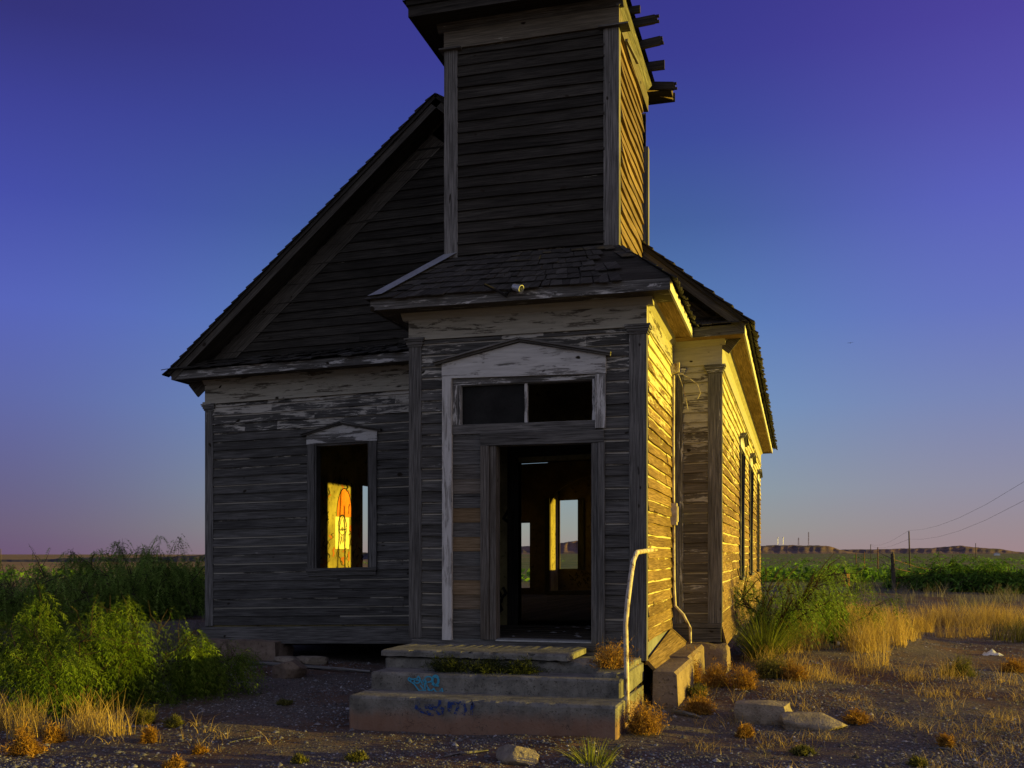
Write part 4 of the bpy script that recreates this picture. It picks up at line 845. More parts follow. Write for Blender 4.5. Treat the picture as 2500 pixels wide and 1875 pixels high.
def gravel():
    rg = np.random.default_rng(5); n = 140000
    a = (rg.random(n) * 2 - 1) * .60; f = 7.2 + rg.random(n) ** 1.6 * 12
    x = CX + (a * RX + FX) * f; y = CY + (a * RY + FY) * f
    dens = np.clip(.55 + .5 * np.sin(x * .9 + 1) * np.sin(y * 1.3 + x * .3) + .35 * np.sin(x * 2.3 + y * 1.1) * np.sin(y * 2.9 - x), 0, 1); keep = (rg.random(n) < .14 + .86 * dens ** 1.6) & ~((x > -2.7) & (x < .1) & (y > -1.85)) & ~((x > NL) & (x < NR) & (y > 2.6)) & ~((x > PW) & (x < .35) & (y > 0))
    x, y = x[keep], y[keep]; n = len(x); z = gh(x, y); s = .006 + .013 * rg.random(n) ** 2.2 + .02 * (rg.random(n) < .015)
    o = np.array([[1, 0, 0], [0, 1, 0], [-1, 0, 0], [0, -1, 0], [0, 0, 1]], float)
    V = o[None] * s[:, None, None] * (0.7 + .6 * rg.random((n, 5, 1))) * np.array([1, 1, .8]); V[:, :4, 2] += s[:, None] * .15
    th = rg.random(n) * 6.28; c, sn = np.cos(th)[:, None], np.sin(th)[:, None]
    V = np.stack([V[..., 0] * c - V[..., 1] * sn + x[:, None], V[..., 0] * sn + V[..., 1] * c + y[:, None], V[..., 2] + z[:, None]], -1).reshape(-1, 3)
    t = np.array([[0, 1, 4], [1, 2, 4], [2, 3, 4], [3, 0, 4]]); T = (t[None] + (np.arange(n) * 5)[:, None, None]).reshape(-1, 3)
    tone = np.repeat(np.clip(np.exp(rg.normal(-.38, .45, n)), .25, 2.6), 4); at = np.stack([tone] * 3, -1)
    tag(np_mesh('gravel', V, T, M['gravel'], att=at, origin=(0, 0, 0)), 'loose grey and pale gravel scattered over the reddish dirt', 'gravel', None, 'stuff')
gravel()

# ------------------------------------------------------------------ plants
def blades(base, h, lean, w, rg, bend=.5, seg=3):
    """curved blades: base (n,3), h (n), lean (n,2) horizontal tip offset / height"""
    n = len(base); ang = rg.random(n) * 6.28; sx = np.stack([np.cos(ang), np.sin(ang), np.zeros(n)], -1)
    V = np.zeros((n, (seg + 1) * 2, 3))
    for k in range(seg + 1):
        t = k / seg; c = base.copy(); c[:, :2] += lean * (h * (t ** (1 + bend)))[:, None]; c[:, 2] += h * (t - .28 * bend * t * t * np.minimum(1, np.linalg.norm(lean, axis=1)))
        wd = (w * (1 - .85 * t))[:, None] * .5; V[:, 2 * k] = c - sx * wd; V[:, 2 * k + 1] = c + sx * wd
    q = np.array([[2 * k, 2 * k + 1, 2 * k + 3, 2 * k + 2] for k in range(seg)])
    Q = (q[None] + (np.arange(n) * (seg + 1) * 2)[:, None, None]).reshape(-1, 4); return V.reshape(-1, 3), Q, seg
def tuft(name, c, r, h, n, mat, label, cat, seed, w=.006, spread=.6, group=None, parent=None, dome=0.0, u=(0, 1), bend=.6):
    rg = np.random.default_rng(seed); rr = np.sqrt(rg.random(n)) * r * .55; th = rg.random(n) * 6.28
    b = np.stack([c[0] + rr * np.cos(th), c[1] + rr * np.sin(th), np.zeros(n)], -1); b[:, 2] = c[2] - .01
    out = rr / (r * .55) if dome == 0 else rg.random(n) ** .6
    lean = np.stack([np.cos(th), np.sin(th)], -1) * (out * spread * (.5 + rg.random(n)))[:, None] + rg.normal(0, .12, (n, 2))
    hh = h * (.45 + .55 * rg.random(n)) * (1 - .35 * out)
    V, Q, k = blades(b, hh, lean, np.full(n, w) * (.6 + .8 * rg.random(n)), rg, bend)
    at = np.stack([np.repeat(.6 + .75 * rg.random(n), k), np.repeat(u[0] + (u[1] - u[0]) * rg.random(n), k), np.zeros(n * k)], -1)
    o = np_mesh(name, V, Q, M[mat], parent, at, None if parent is not None else c)
    return tag(o, label, cat, group) if parent is None else o
def bushlet(name, c, r, h, n, mat, label, cat, seed, group=None, leafsize=.016, stem=True):
    """round twiggy weed: many fine twigs from the root ending in flecks"""
    rg = np.random.default_rng(seed); e = empty(name, c, label, cat, group)
    d = rg.normal(0, 1, (n, 3)); d[:, 2] = np.abs(d[:, 2]) * .9 + .05; d /= np.linalg.norm(d, axis=1)[:, None]
    L = (.55 + .5 * rg.random(n)); L *= 1 + .38 * np.sin(d[:, 0] * 3 + seed) * np.sin(d[:, 1] * 4 + seed * 2) + .2 * np.sin(d[:, 2] * 6 + seed); tip = d * L[:, None] * np.array([r, r, h])
    k = 7; V = []; T = []
    t = .35 + .7 * rg.random((n, k)); p = tip[:, None] * t[..., None] + rg.normal(0, .045 * r, (n, k, 3)); p = p.reshape(-1, 3); m = len(p)
    a = rg.normal(0, 1, (m, 3)); a[:, 2] += .6; a /= np.linalg.norm(a, axis=1)[:, None]; s = np.cross(a, rg.normal(0, 1, (m, 3))); s /= np.linalg.norm(s, axis=1)[:, None]
    ls = leafsize * (.6 + .9 * rg.random(m))[:, None]; W = np.stack([p - s * ls * .22, p + s * ls * .22, p + a * ls * 2.2 + s * ls * .08, p + a * ls * 2.2 - s * ls * .08], 1)
    p0 = np.array(c); W = W.reshape(-1, 3) + p0; W[:, 2] = np.maximum(W[:, 2], p0[2] - .01); Q = np.arange(m * 4).reshape(-1, 4)
    at = np.stack([.6 + .8 * rg.random(m), rg.random(m), np.zeros(m)], -1); np_mesh('foliage', W, Q, M[mat], e, at)
    n2 = min(n, 200); b = np.repeat(p0[None], n2, 0) + rg.normal(0, .25 * r, (n2, 3)) * np.array([1, 1, 0]); tp = tip[:n2] * (.8 + .7 * rg.random((n2, 1))); hgt = np.maximum(tp[:, 2], .01)
    V, Q, kk = blades(b, hgt, tp[:, :2] / hgt[:, None], np.full(n2, .004), rg, .3); np_mesh('stems', V, Q, M['gold' if mat == 'weed' else mat], e, np.stack([np.full(len(Q), .6)] * 3, -1))
    return e
def mesquite(c, r, h, ns, nl, seed, label, cat='mesquite bush', group=None, lean=(0, 0), name='mesquite_bush', mat='mesq', leaflen=.25, droop=1.2, lw=.011, flat=1.0, base=.05):
    """multi-stemmed shrub: forked stems, drooping feathery leaves along the outer twigs"""
    rg = np.random.default_rng(seed); e = empty(name, c, label, cat, group); c = np.array(c, float); mb = MB(); mb.look(1); tw = []
    for i in range(ns):
        h_ = h * 1.22; th = rg.random() * 6.28; out = rg.uniform(.25, 1.0) ** .7; p = c + np.array([rg.normal(0, base), rg.normal(0, base), -.05])
        tgt = c + np.array([math.cos(th) * r * out + lean[0] * r, math.sin(th) * r * out * flat + lean[1] * r, h_ * (.55 + .45 * rg.random()) * (1.1 - .55 * out ** 2)])
        pts = [p]; k = 6
        for j in range(1, k + 1):
            t = j / k; q = p + (tgt - p) * np.array([t ** 1.15, t ** 1.15, t ** .8]) + rg.normal(0, .05 * r * t, 3); pts.append(q)
        r0 = (.019 if seed == 61 else .011) * r + .006; mb.tube([tuple(q) for q in pts], [r0 * (1 - .85 * j / k) for j in range(k + 1)], 5)
        for j in range(1, k + 1):
            for b in range(2 if j < k else 3):
                d = (pts[j] - pts[j - 1]); d = d / (np.linalg.norm(d) + 1e-6) * rg.uniform(.12, .34) * r; d = d + rg.normal(0, .17 * r, 3); d[2] += .05 * h; s0 = pts[j - 1] + (pts[j] - pts[j - 1]) * rg.random()
                if j == 1 and b: continue
                m_ = s0 + d * .55 + rg.normal(0, .03 * r, 3); en = s0 + d + np.array([0, 0, -.05 * r]); mb.tube([tuple(s0), tuple(m_), tuple(en)], [r0 * .4, r0 * .25, r0 * .1], 4); tw.append((s0, m_, en))
    mb.build('branches', M['bark'], e)
    tw = np.array(tw); wt = rg.random(len(tw)) ** 2.2 + .05; idx = rg.choice(len(tw), nl, p=wt / wt.sum()); t = (.15 + .9 * rg.random(nl) ** .8)[:, None]
    p = np.where(t < .5, tw[idx, 0] + (tw[idx, 1] - tw[idx, 0]) * t * 2, tw[idx, 1] + (tw[idx, 2] - tw[idx, 1]) * (t * 2 - 1)) + rg.normal(0, .02 * r, (nl, 3))
    d = rg.normal(0, 1, (nl, 3)); d[:, 2] *= .4; o = p - c; o[:, 2] = 0; d = d + o / (np.linalg.norm(o, axis=1)[:, None] + .01) * .5; d /= np.linalg.norm(d, axis=1)[:, None]
    LL = leaflen * (.6 + .8 * rg.random(nl)); k = 9; W = []; tn = np.clip(rg.normal(.95, .30, nl), .35, 1.8); uu = rg.random(nl)
    prev = p
    for j in range(k):      # pairs of leaflets along a drooping stalk
        s = (j + 1) / k; cpos = p + d * (LL * s)[:, None] + np.array([0, 0, -1.0]) * (LL * droop * s * s)[:, None]
        ax = cpos - prev; ax /= np.linalg.norm(ax, axis=1)[:, None] + 1e-6; sd = np.cross(ax, rg.normal(0, 1, (nl, 3)) * .4 + np.array([0, 0, 1.0])); sd /= np.linalg.norm(sd, axis=1)[:, None] + 1e-6
        for sg in (-1, 1):
            tipv = sd * sg * (LL * .085)[:, None] + ax * (LL * .14)[:, None]; wv = ax * lw * (.7 + .6 * rg.random(nl))[:, None]
            W.append(np.stack([cpos - wv * .5, cpos + wv * .5, cpos + tipv + wv * .35, cpos + tipv - wv * .35], 1))
        prev = cpos
    W = np.concatenate(W, 0); m = len(W); at = np.stack([np.tile(tn, k * 2), np.tile(uu, k * 2), np.zeros(m)], -1)
    W[..., 2] = np.maximum(W[..., 2], gh(W[..., 0], W[..., 1]))
    np_mesh('foliage', W.reshape(-1, 3), np.arange(m * 4).reshape(-1, 4), M[mat], e, at); return e

# big green bushes on the left, near ones first
q = P(150, 1742); mesquite((q.x, q.y, q.z), .95, 1.02, 11, 1900, 51, 'bright green feathery mesquite bush, nearest on the left, with a tall nodding shoot', flat=.8)
q = P(95, 1690); mesquite((q.x, q.y, q.z), .42, 1.38, 4, 800, 58, 'tall slender mesquite with a nodding top at the left edge', 'mesquite bush')
q = P(330, 1712); mesquite((q.x, q.y, q.z), .80, .86, 9, 1450, 52, 'sunlit yellow green mesquite bush between the tall one and the church corner', flat=.8)
q = P(470, 1690); mesquite((q.x, q.y, q.z), .55, .55, 8, 1000, 53, 'low dark green mesquite bush in shade next to the foundation blocks')
q = P(20, 1640); mesquite((q.x, q.y, q.z), 1.0, .85, 9, 1300, 54, 'shaded dark green mesquite bush cut by the left picture edge')
q = P(330, 1512); mesquite((q.x, q.y, q.z), 2.0, 1.22, 26, 4600, 55, 'large dark mesquite thicket with bare black branches behind the left bushes', mat='mesq_back', leaflen=.30, lw=.024, flat=.8)
q = P(455, 1500); mesquite((q.x, q.y, q.z), 1.35, 1.22, 14, 3200, 56, 'yellowish mesquite bush touching the left wall corner of the church', mat='mesq_back', leaflen=.28, lw=.022, flat=.8)
q = P(110, 1520); mesquite((q.x, q.y, q.z), 1.8, .95, 14, 2600, 57, 'dark spreading mesquite bush far left in the shade', mat='mesq_back', leaflen=.28, lw=.022)
q = P(-60, 1500); mesquite((q.x, q.y, q.z), 1.7, .8, 10, 1600, 59, 'dim mesquite bush at the left rim behind the others', mat='mesq_back', leaflen=.28, lw=.022)
# the mesquite, spiky clump and grass mound along the right wall
c = V3(1.2, 4.9, float(gh(1.2, 4.9))); mesquite(tuple(c), 1.05, 1.22, 15, 1150, 61, 'sprawling green mesquite with twisted bare branches against the sunlit side wall', lean=(.18, 0), flat=1.1, mat='mesq_back')
q = P(2050, 1560); mesquite((q.x, q.y, q.z), .75, .95, 6, 700, 62, 'small green mesquite shoots leaning out over the golden grass')
q = P(1868, 1602); tuft('yucca_clump', (q.x, q.y, q.z), .42, .80, 420, 'yucca', 'spiky olive green blade clump in front of the sprawling mesquite', 'yucca', 63, .012, 1.0, bend=.35, u=(0, .45))
q = P(1449, 1862); tuft('grass_tuft', (q.x, q.y, q.z), .30, .27, 170, 'yucca', 'bright green spiky grass tuft at the bottom below the steps', 'grass tuft', 64, .009, 1.1)
q = P(1478, 1880); tuft('grass_tuft', (q.x, q.y, q.z), .12, .08, 60, 'yucca', 'tiny green grass tuft just below the bright spiky one', 'grass tuft', 65, .007, .9)
for i, (px, py, rp, hp, m, lab) in enumerate((
    (1571, 1790, 52, 98, 'weed', 'big round russet weed beside the right end of the bottom step'),
    (1708, 1742, 40, 58, 'weed', 'round golden weed between the steps and the concrete chunks'),
    (1688, 1668, 44, 66, 'weed', 'russet weed growing at the foot of the foundation beam'),
    (1748, 1676, 42, 54, 'weed', 'rusty brown weed, middle one of the row below the spiky clump'),
    (1815, 1682, 40, 52, 'weed', 'rusty brown weed, last of the row below the spiky clump'),
    (1880, 1655, 48, 60, 'greenw', 'dark green bushy weed just below the spiky clump'),
    (1940, 1660, 36, 50, 'weed', 'dull russet weed between the dark green weed and the blue cloth'),
    (2090, 1765, 30, 36, 'weed', 'golden rounded weed at the tip of the right concrete chunk'),
    (2345, 1650, 44, 44, 'greenw', 'solitary green brown weed with golden top on the dirt at right'),
    (1818, 1800, 22, 28, 'weed', 'small orange weed below the left concrete chunk'),
    (1610, 1705, 26, 40, 'weed', 'thin dry weed in the gap between steps and foundation beam'),
    (1700, 1700, 26, 26, 'greenw', 'small dusty weed behind the golden round weed'),
    (2238, 1538, 42, 40, 'weed', 'dark golden mound of weed in the middle of the tall dry grass'),
    (2478, 1640, 34, 40, 'weed', 'brown weed at the right picture edge beside the dirt track'),
    (60, 1842, 50, 62, 'weed', 'large golden orange weed in the bottom left corner'),
    (132, 1812, 30, 40, 'weed', 'orange weed touching the large golden one at bottom left'),
    (366, 1812, 24, 34, 'weed', 'small lone orange weed on the gravel at left'),
    (352, 1768, 30, 40, 'greenw', 'brownish dim weed at the edge of the left bushes'),
    (425, 1775, 24, 28, 'greenw', 'low brown weed right of the dim one by the left bushes'),
    (500, 1625, 36, 66, 'greenw', 'dry brush weed standing before the cracked foundation block'),
    (428, 1872, 24, 22, 'weed', 'low tan weed at the very bottom on the gravel'),
    (487, 1838, 18, 12, 'weed', 'flat golden weed scrap on the gravel near the bottom'),
    (2240, 1870, 22, 16, 'greenw', 'low grey green weed at the bottom right on the gravel'),
    (2310, 1822, 20, 26, 'weed', 'tiny golden weed alone on the right gravel'),
    (1960, 1842, 26, 18, 'greenw', 'flat green weed on the gravel below the right concrete chunk'),
    (695, 1720, 18, 9, 'greenw', 'tiny green weed on bare dirt left of the steps'),
    (870, 1858, 24, 22, 'greenw', 'small green weed below the left end of the steps'),
    (730, 1862, 20, 14, 'greenw', 'flat dull green weed on the gravel left of the steps'))):
    q = P(px, py); k = dist(q) / FPX
    bushlet('round_weed', (q.x, q.y, q.z), rp * k, hp * k, int(160 + 420 * min(1, rp / 45)), m, lab, 'weed', 100 + i, 'round weeds on the dirt', .013)
for i, (x, y, r, h, m, lab) in enumerate(((-1.86, -1.06, .27, .19, 'darkweed', 'dark green weed growing on the steps, left of the three'), (-1.45, -1.04, .28, .15, 'darkweed', 'dark green weed growing on the steps, middle of the three'), (-1.10, -1.03, .26, .14, 'darkweed', 'dark green weed growing on the steps, right of the three'), (-.20, -.85, .24, .24, 'weed', 'dry tan weed on the landing beside the handrail'))):
    bushlet('step_weed', (x, y, .55 if i < 3 else .62), r, h, 420, m, lab, 'weed', 150 + i, 'weeds growing on the steps', .012)
def field(name, n, fn, hmin, hmax, w, mat, label, seed, spread=.35, wind=(0, 0), u=(0, 1)):
    rg = np.random.default_rng(seed); xy = fn(rg, n); n = len(xy); b = np.zeros((n, 3)); b[:, :2] = xy; b[:, 2] = gh(xy[:, 0], xy[:, 1]) - .01
    lean = rg.normal(0, spread, (n, 2)) + np.array(wind); V, Q, k = blades(b, hmin + (hmax - hmin) * rg.random(n) ** 1.4, lean, np.full(n, w) * (.6 + .8 * rg.random(n)), rg, .7)
    cl = .75 + .35 * np.sin(xy[:, 0] * 3.1 + 2 * np.sin(xy[:, 1] * 2)) * np.sin(xy[:, 1] * 2.7)
    at = np.stack([np.repeat((.65 + .6 * rg.random(n)) * (.7 + .4 * cl), k), np.repeat(u[0] + (u[1] - u[0]) * rg.random(n), k), np.zeros(n * k)], -1)
    return tag(np_mesh(name, V, Q, M[mat], None, at, (float(xy[0, 0]), float(xy[0, 1]), 0)), label, 'grass', None, 'stuff')
def clumped(cx_, cy_, sx_, sy_, k, spread, cond=None):
    def fn(rg, n):
        c = np.stack([rg.normal(cx_, sx_, k), rg.normal(cy_, sy_, k)], -1); p = c[rg.integers(0, k, n)] + rg.normal(0, spread, (n, 2))
        return p[cond(p)] if cond is not None else p
    return fn
outc = lambda p: ~((p[:, 0] > NL - .05) & (p[:, 0] < NR + .1) & (p[:, 1] > 2.2)) & ~((p[:, 0] > -2.7) & (p[:, 0] < .42) & (p[:, 1] > -1.9))
field('dry_grass', 9500, clumped(2.65, 7.4, .62, 2.6, 42, .15, lambda p: outc(p) & (p[:, 0] > 1.5) & (p[:, 1] > 2.6) & (p[:, 0] < 2.1 + .2 * p[:, 1])), .18, .60, .0085, 'gold', 'tall golden dry grass on the mound along the right wall', 201, .30, (-.12, -.05))
field('dry_grass', 3600, clumped(5.3, 12.0, .8, 1.3, 24, .17, outc), .18, .55, .0085, 'gold', 'shorter golden dry grass beyond the red dirt patch at right', 202, .35)
field('dry_grass', 2000, clumped(1.9, 2.6, .7, 1.2, 30, .11, lambda p: outc(p) & (p[:, 0] > .9)), .06, .32, .006, 'gold', 'thin dry grass around the blue cloth below the mound', 203, .5)
field('dry_grass', 4200, clumped(2.9, -.2, 1.6, 1.1, 75, .10, lambda p: outc(p) & (p[:, 0] > .6)), .03, .16, .005, 'gold', 'sparse short straw on the gravel at right', 204, .8)
field('dry_grass', 2800, clumped(4.0, -1.2, 1.2, 1.0, 90, .09, outc), .02, .10, .005, 'palegrass', 'tiny pale straw tufts on the gravel at bottom right', 205, .8)
field('dry_grass', 520, clumped(-4.95, -2.75, .35, .12, 10, .07, outc), .15, .46, .006, 'gold', 'tall straw coloured stems in front of the left bushes', 206, .28)
field('dry_grass', 500, clumped(-5.6, -2.9, .3, .12, 8, .07, outc), .12, .42, .006, 'gold', 'straw coloured stems at the left picture edge', 207, .28)
field('dry_grass', 260, clumped(-4.1, -2.9, .5, .25, 16, .05, outc), .04, .2, .005, 'gold', 'short straw wisps on the gravel at left', 208, .8)
field('dry_grass', 4200, clumped(-8.6, 4.2, .9, 1.5, 70, .16, lambda p: outc(p) & (p[:, 0] < NL - .2)), .2, .5, .008, 'palegrass', 'pale grey grass in shade beside the left church corner', 209, .35)
field('dry_grass', 900, clumped(-6.4, .9, .5, .5, 30, .1, outc), .08, .3, .006, 'greenw', 'thin green grass in front of the foundation blocks', 210, .4)
field('dry_grass', 1000, clumped(7, 24, 3, 2.5, 26, .25, outc), .2, .5, .012, 'palegrass', 'pale shaded grass tufts beyond the dirt track at right', 211, .35)
field('dry_grass', 1500, clumped(8.0, 33, 4, 3, 34, .3, outc), .3, .65, .014, 'palegrass', 'pale grass tufts along the old fence at right', 212, .35)
field('dry_grass', 500, clumped(5.5, 8.8, .25, .5, 8, .12, outc), .3, .6, .008, 'greenw', 'dark green blades at the right picture edge', 213, .3)
def far_scrub():
    rg = np.random.default_rng(77); n = 5200; f = 58 + 900 * rg.random(n) ** 2.6; a = -.62 + 1.24 * rg.random(n); left = a < -.1
    k = (rg.random(n) < np.where(a > .1, 1.0, np.where(f < 120, .16, .10))); f, a = f[k], a[k]; n = len(f)
    x = CX + (a * RX + FX) * f; y = CY + (a * RY + FY) * f; z = gh(x, y); r = (.25 + .75 * rg.random(n) ** 2) * (1 + f / 500); h = r * (.6 + .5 * rg.random(n)); m = 26
    d = rg.normal(0, 1, (n, m, 3)); d[..., 2] = np.abs(d[..., 2]); d /= np.linalg.norm(d, axis=-1)[..., None]; p = d * np.stack([r, r, h], -1)[:, None] * (.55 + .5 * rg.random((n, m, 1)))
    p += np.stack([x, y, z], -1)[:, None]; u = rg.normal(0, 1, (n, m, 3)); v = rg.normal(0, 1, (n, m, 3)); s = (r[:, None, None] * .20)
    W = np.stack([p - u * s * .5, p + v * s * .5, p + u * s * .5, p - v * s * .5], 2).reshape(-1, 3)
    at = np.stack([np.repeat(np.clip(rg.normal(.9, .2, n), .4, 1.5), m) * (.8 + .4 * rg.random(n * m)), np.repeat(rg.random(n), m), np.zeros(n * m)], -1)
    tag(np_mesh('scrub', W, np.arange(n * m * 4).reshape(-1, 4), M['mesq_far'], None, at, (0, 0, 0)), 'low green scrub dotted over the far plain', 'scrub', None, 'stuff')
far_scrub()
for i, (px, py, r, h, lab) in enumerate(((2290, 1440, 1.9, .74, 'bright green mesquite behind the thick fence post, left one of the far row'), (2370, 1442, 2.1, .74, 'bright green mesquite behind the fence, second of the far row'), (2440, 1445, 1.9, .74, 'bright green mesquite behind the fence, third of the far row'), (2505, 1447, 1.9, .74, 'bright green mesquite at the right edge behind the fence'), (2230, 1436, 1.1, .55, 'small dull mesquite at the foot of the thick fence post'))):
    q = P(px, py); mesquite((q.x, q.y, q.z), r, h, 16, 1500, 300 + i, lab, group='mesquite row beyond the fence', mat='mesq_far', leaflen=.34, lw=.045, droop=.4, base=r * .35)
# dry stalks
def stalk(px, py, hp, label, seed):
    q = P(px, py); k = dist(q) / FPX; h = hp * k; rg = random.Random(seed); mb = MB(); mb.look(1); pts = [q + V3(rg.uniform(-.02, .02) * i + .04 * i * rg.choice((-.3, .6)), 0, h * i / 4 - .02) for i in range(5)]; mb.tube(pts, [.012, .01, .009, .008, .006], 5)
    for i in range(9):
        b = pts[rg.choice((2, 3, 4, 4))]; e = b + V3(rg.uniform(-.12, .12), rg.uniform(-.12, .12), rg.uniform(.05, .16)) * (h / .7); mb.tube([b, b.lerp(e, .5) + V3(.01, 0, .02), e], [.005, .004, .007], 4)
    tag(mb.build('dry_stalk', M['post'], None, q), label, 'dry plant')
stalk(2448, 1508, 72, 'tall dry branching stalk near the right edge beside the dirt track', 1)
stalk(2192, 1478, 48, 'forked dry stalk in front of the thick fence post', 2)
stalk(2318, 1490, 40, 'thin dry stalk between the fence posts and the golden grass', 3)
stalk(2130, 1450, 40, 'leggy dry stalk left of the thick fence post', 4)

# ------------------------------------------------------------------ fence, poles, barrel, masts
def vpost(name, px, ptop, pbot, wpx, mat, label, cat, d=None, leanpx=0, group=None, jag=False, tip=1.0):
    q = P(px, pbot) if d is None else None
    if d is not None:
        r = ray(px, pbot); q = V3(CX + r.x * d, CY + r.y * d, 0); q.z = float(gh(q.x, q.y))
    k = dist(q) / FPX; h = CH - (ptop - HZ) * k - q.z; w = wpx * k * .5; mb = MB(); mb.look(1); lx = leanpx * k
    R_ = V3(RX, RY, 0); n = 8; pts = [q + V3(0, 0, -.3), q + R_ * (lx * .4) + Z * (h * .4), q + R_ * (lx * .75) + Z * (h * .75), q + R_ * lx + Z * h]
    mb.tube(pts, [w, w * 1.02, w * .97, w * .92 * tip], n)
    if jag: mb.tube([pts[-1] - Z * .02, pts[-1] + R_ * w * .3 + Z * .09], [w * .5 * tip, w * .2], 6)
    return tag(mb.build(name, mat, None, q), label, cat, group), pts[-1], q
FG = 'posts of the old wire fence'
tops = {}
for key, a in dict(
    thick=(2183, 1352, 1440, 10, 'thick dark square-topped wooden fence post, tallest wooden one', None, -4, True),
    lean=(2071, 1391, 1438, 5, 'dark wooden fence post leaning against the rusty barrel', None, -9, True),
    s1=(2292, 1388, 1424, 5, 'short crooked wooden fence post at the near end of the green row', None, -2, True),
    s2=(2337, 1388, 1425, 4, 'short wooden fence post half hidden in the green row', None, 3, True),
    s3=(2486, 1396, 1437, 6, 'short pointed wooden fence post near the right edge', None, -3, True)).items():
    px, pt, pb, w, lab, d, lp, jag = a; o, t_, q_ = vpost('fence_post', px, pt, pb, w, M['post'], lab, 'fence post', d, lp, FG, jag); tops[key] = (t_, q_)
for key, a in dict(
    p1=(2143, 1336, 1400, 2.6, 'rusty steel fence post nearest the thick wooden post'),
    p2=(2110, 1347, 1392, 2.2, 'rusty steel fence post, middle of the three left of the thick post'),
    p3=(2090, 1350, 1380, 2.0, 'rusty steel fence post, farthest left of the three')).items():
    px, pt, pb, w, lab = a; o, t_, q_ = vpost('steel_post', px, pt, pb, w, M['rust'], lab, 'fence post', None, 0, FG); tops[key] = (t_, q_)
mb = MB(); order = [tops[k] for k in ('p3', 'p2', 'p1', 'thick', 's1', 's2', 's3')]
for fr in (.35, .6, .85):
    pts = [q_.lerp(t_, fr) for t_, q_ in order]
    for a, b in zip(pts, pts[1:]): mb.tube([a, a.lerp(b, .5) - Z * .08, b], .006 + .00008 * dist(a), 4)
tag(mb.build('fence_wire', M['rust'], None, order[3][1]), 'rusty strands of wire sagging between the fence posts', 'wire')
o, pt1, pq1 = vpost('utility_pole', 2222, 1297, 1403, 3.4, M['post'], 'tall bare wooden utility pole on the plain, nearest of the poles', 'utility pole', 205, -3)
o, pt2, _ = vpost('utility_pole', 2382, 1326, 1360, 1.6, M['post'], 'small distant utility pole in front of the far mesa', 'utility pole', 600)
o, pt3, _ = vpost('utility_pole', 2125.6, 1329, 1372, 1.7, M['post'], 'small distant utility pole left of the nearest one', 'utility pole', 520)
o, pt4, _ = vpost('utility_pole', 2326, 1354, 1378, 1.4, M['post'], 'low distant pole between the nearest and the far right pole', 'utility pole', 420)
o, pt5, _ = vpost('utility_pole', 2, 1340, 1376, 2, M['post'], 'thin distant pole at the left picture edge', 'utility pole', 420)
mb = MB(); off = []
for dz, (ex, ey) in ((.15, (2500, 1176)), (-1.6, (2500, 1222))):
    r = ray(ex, ey); e = V3(CX + r.x * 105, CY + r.y * 105, CH + r.z * 105); a = pt1 + Z * dz; ext = e + (e - a) * .6 + Z * 2.5
    mb.tube([a.lerp(e, t) - Z * (4 * 1.3 * t * (1 - t)) for t in (0, .2, .4, .6, .8, 1)] + [ext], .016, 4)
    mb.tube([a.lerp(pt3 + Z * dz * .3, t) - Z * (4 * 1.6 * t * (1 - t)) for t in (0, .25, .5, .75, 1)], .02, 4)
tag(mb.build('power_line', M['black'], None, pt1), 'pair of thin power lines sagging from the nearest utility pole', 'cable')
bp = P(2055, 1432); kb = dist(bp) / FPX; mbar = empty('barrel', tuple(bp), 'rusty open steel barrel behind the leaning fence post', 'barrel')
mb = MB(); n = 20; rb, hb = 19 * kb, 32 * kb
def ring(r, z): return [bp + V3(math.cos(k * math.tau / n) * r, math.sin(k * math.tau / n) * r, z) for k in range(n)]
prof = [(rb, 0), (rb, hb * .3), (rb * 1.04, hb * .33), (rb, hb * .36), (rb, hb * .62), (rb * 1.04, hb * .65), (rb, hb * .68), (rb, hb), (rb * .95, hb), (rb * .95, hb * .1)]
for (r0, z0), (r1, z1) in zip(prof, prof[1:]):
    A_, B_ = ring(r0, z0), ring(r1, z1)
    for k in range(n): mb.face([A_[k], A_[(k + 1) % n], B_[(k + 1) % n], B_[k]])
mb.face(ring(rb * .95, hb * .1)); mb.build('drum', M['rust'], mbar)
mb = MB(); A_ = [ring(rb * 1.05, hb - .02), ring(rb * 1.05, hb + .02), ring(rb * .93, hb + .02)]
for u_, v_ in zip(A_, A_[1:]):
    for k in range(n): mb.face([u_[k], u_[(k + 1) % n], v_[(k + 1) % n], v_[k]])
mb.build('rim', M['rust'], mbar)
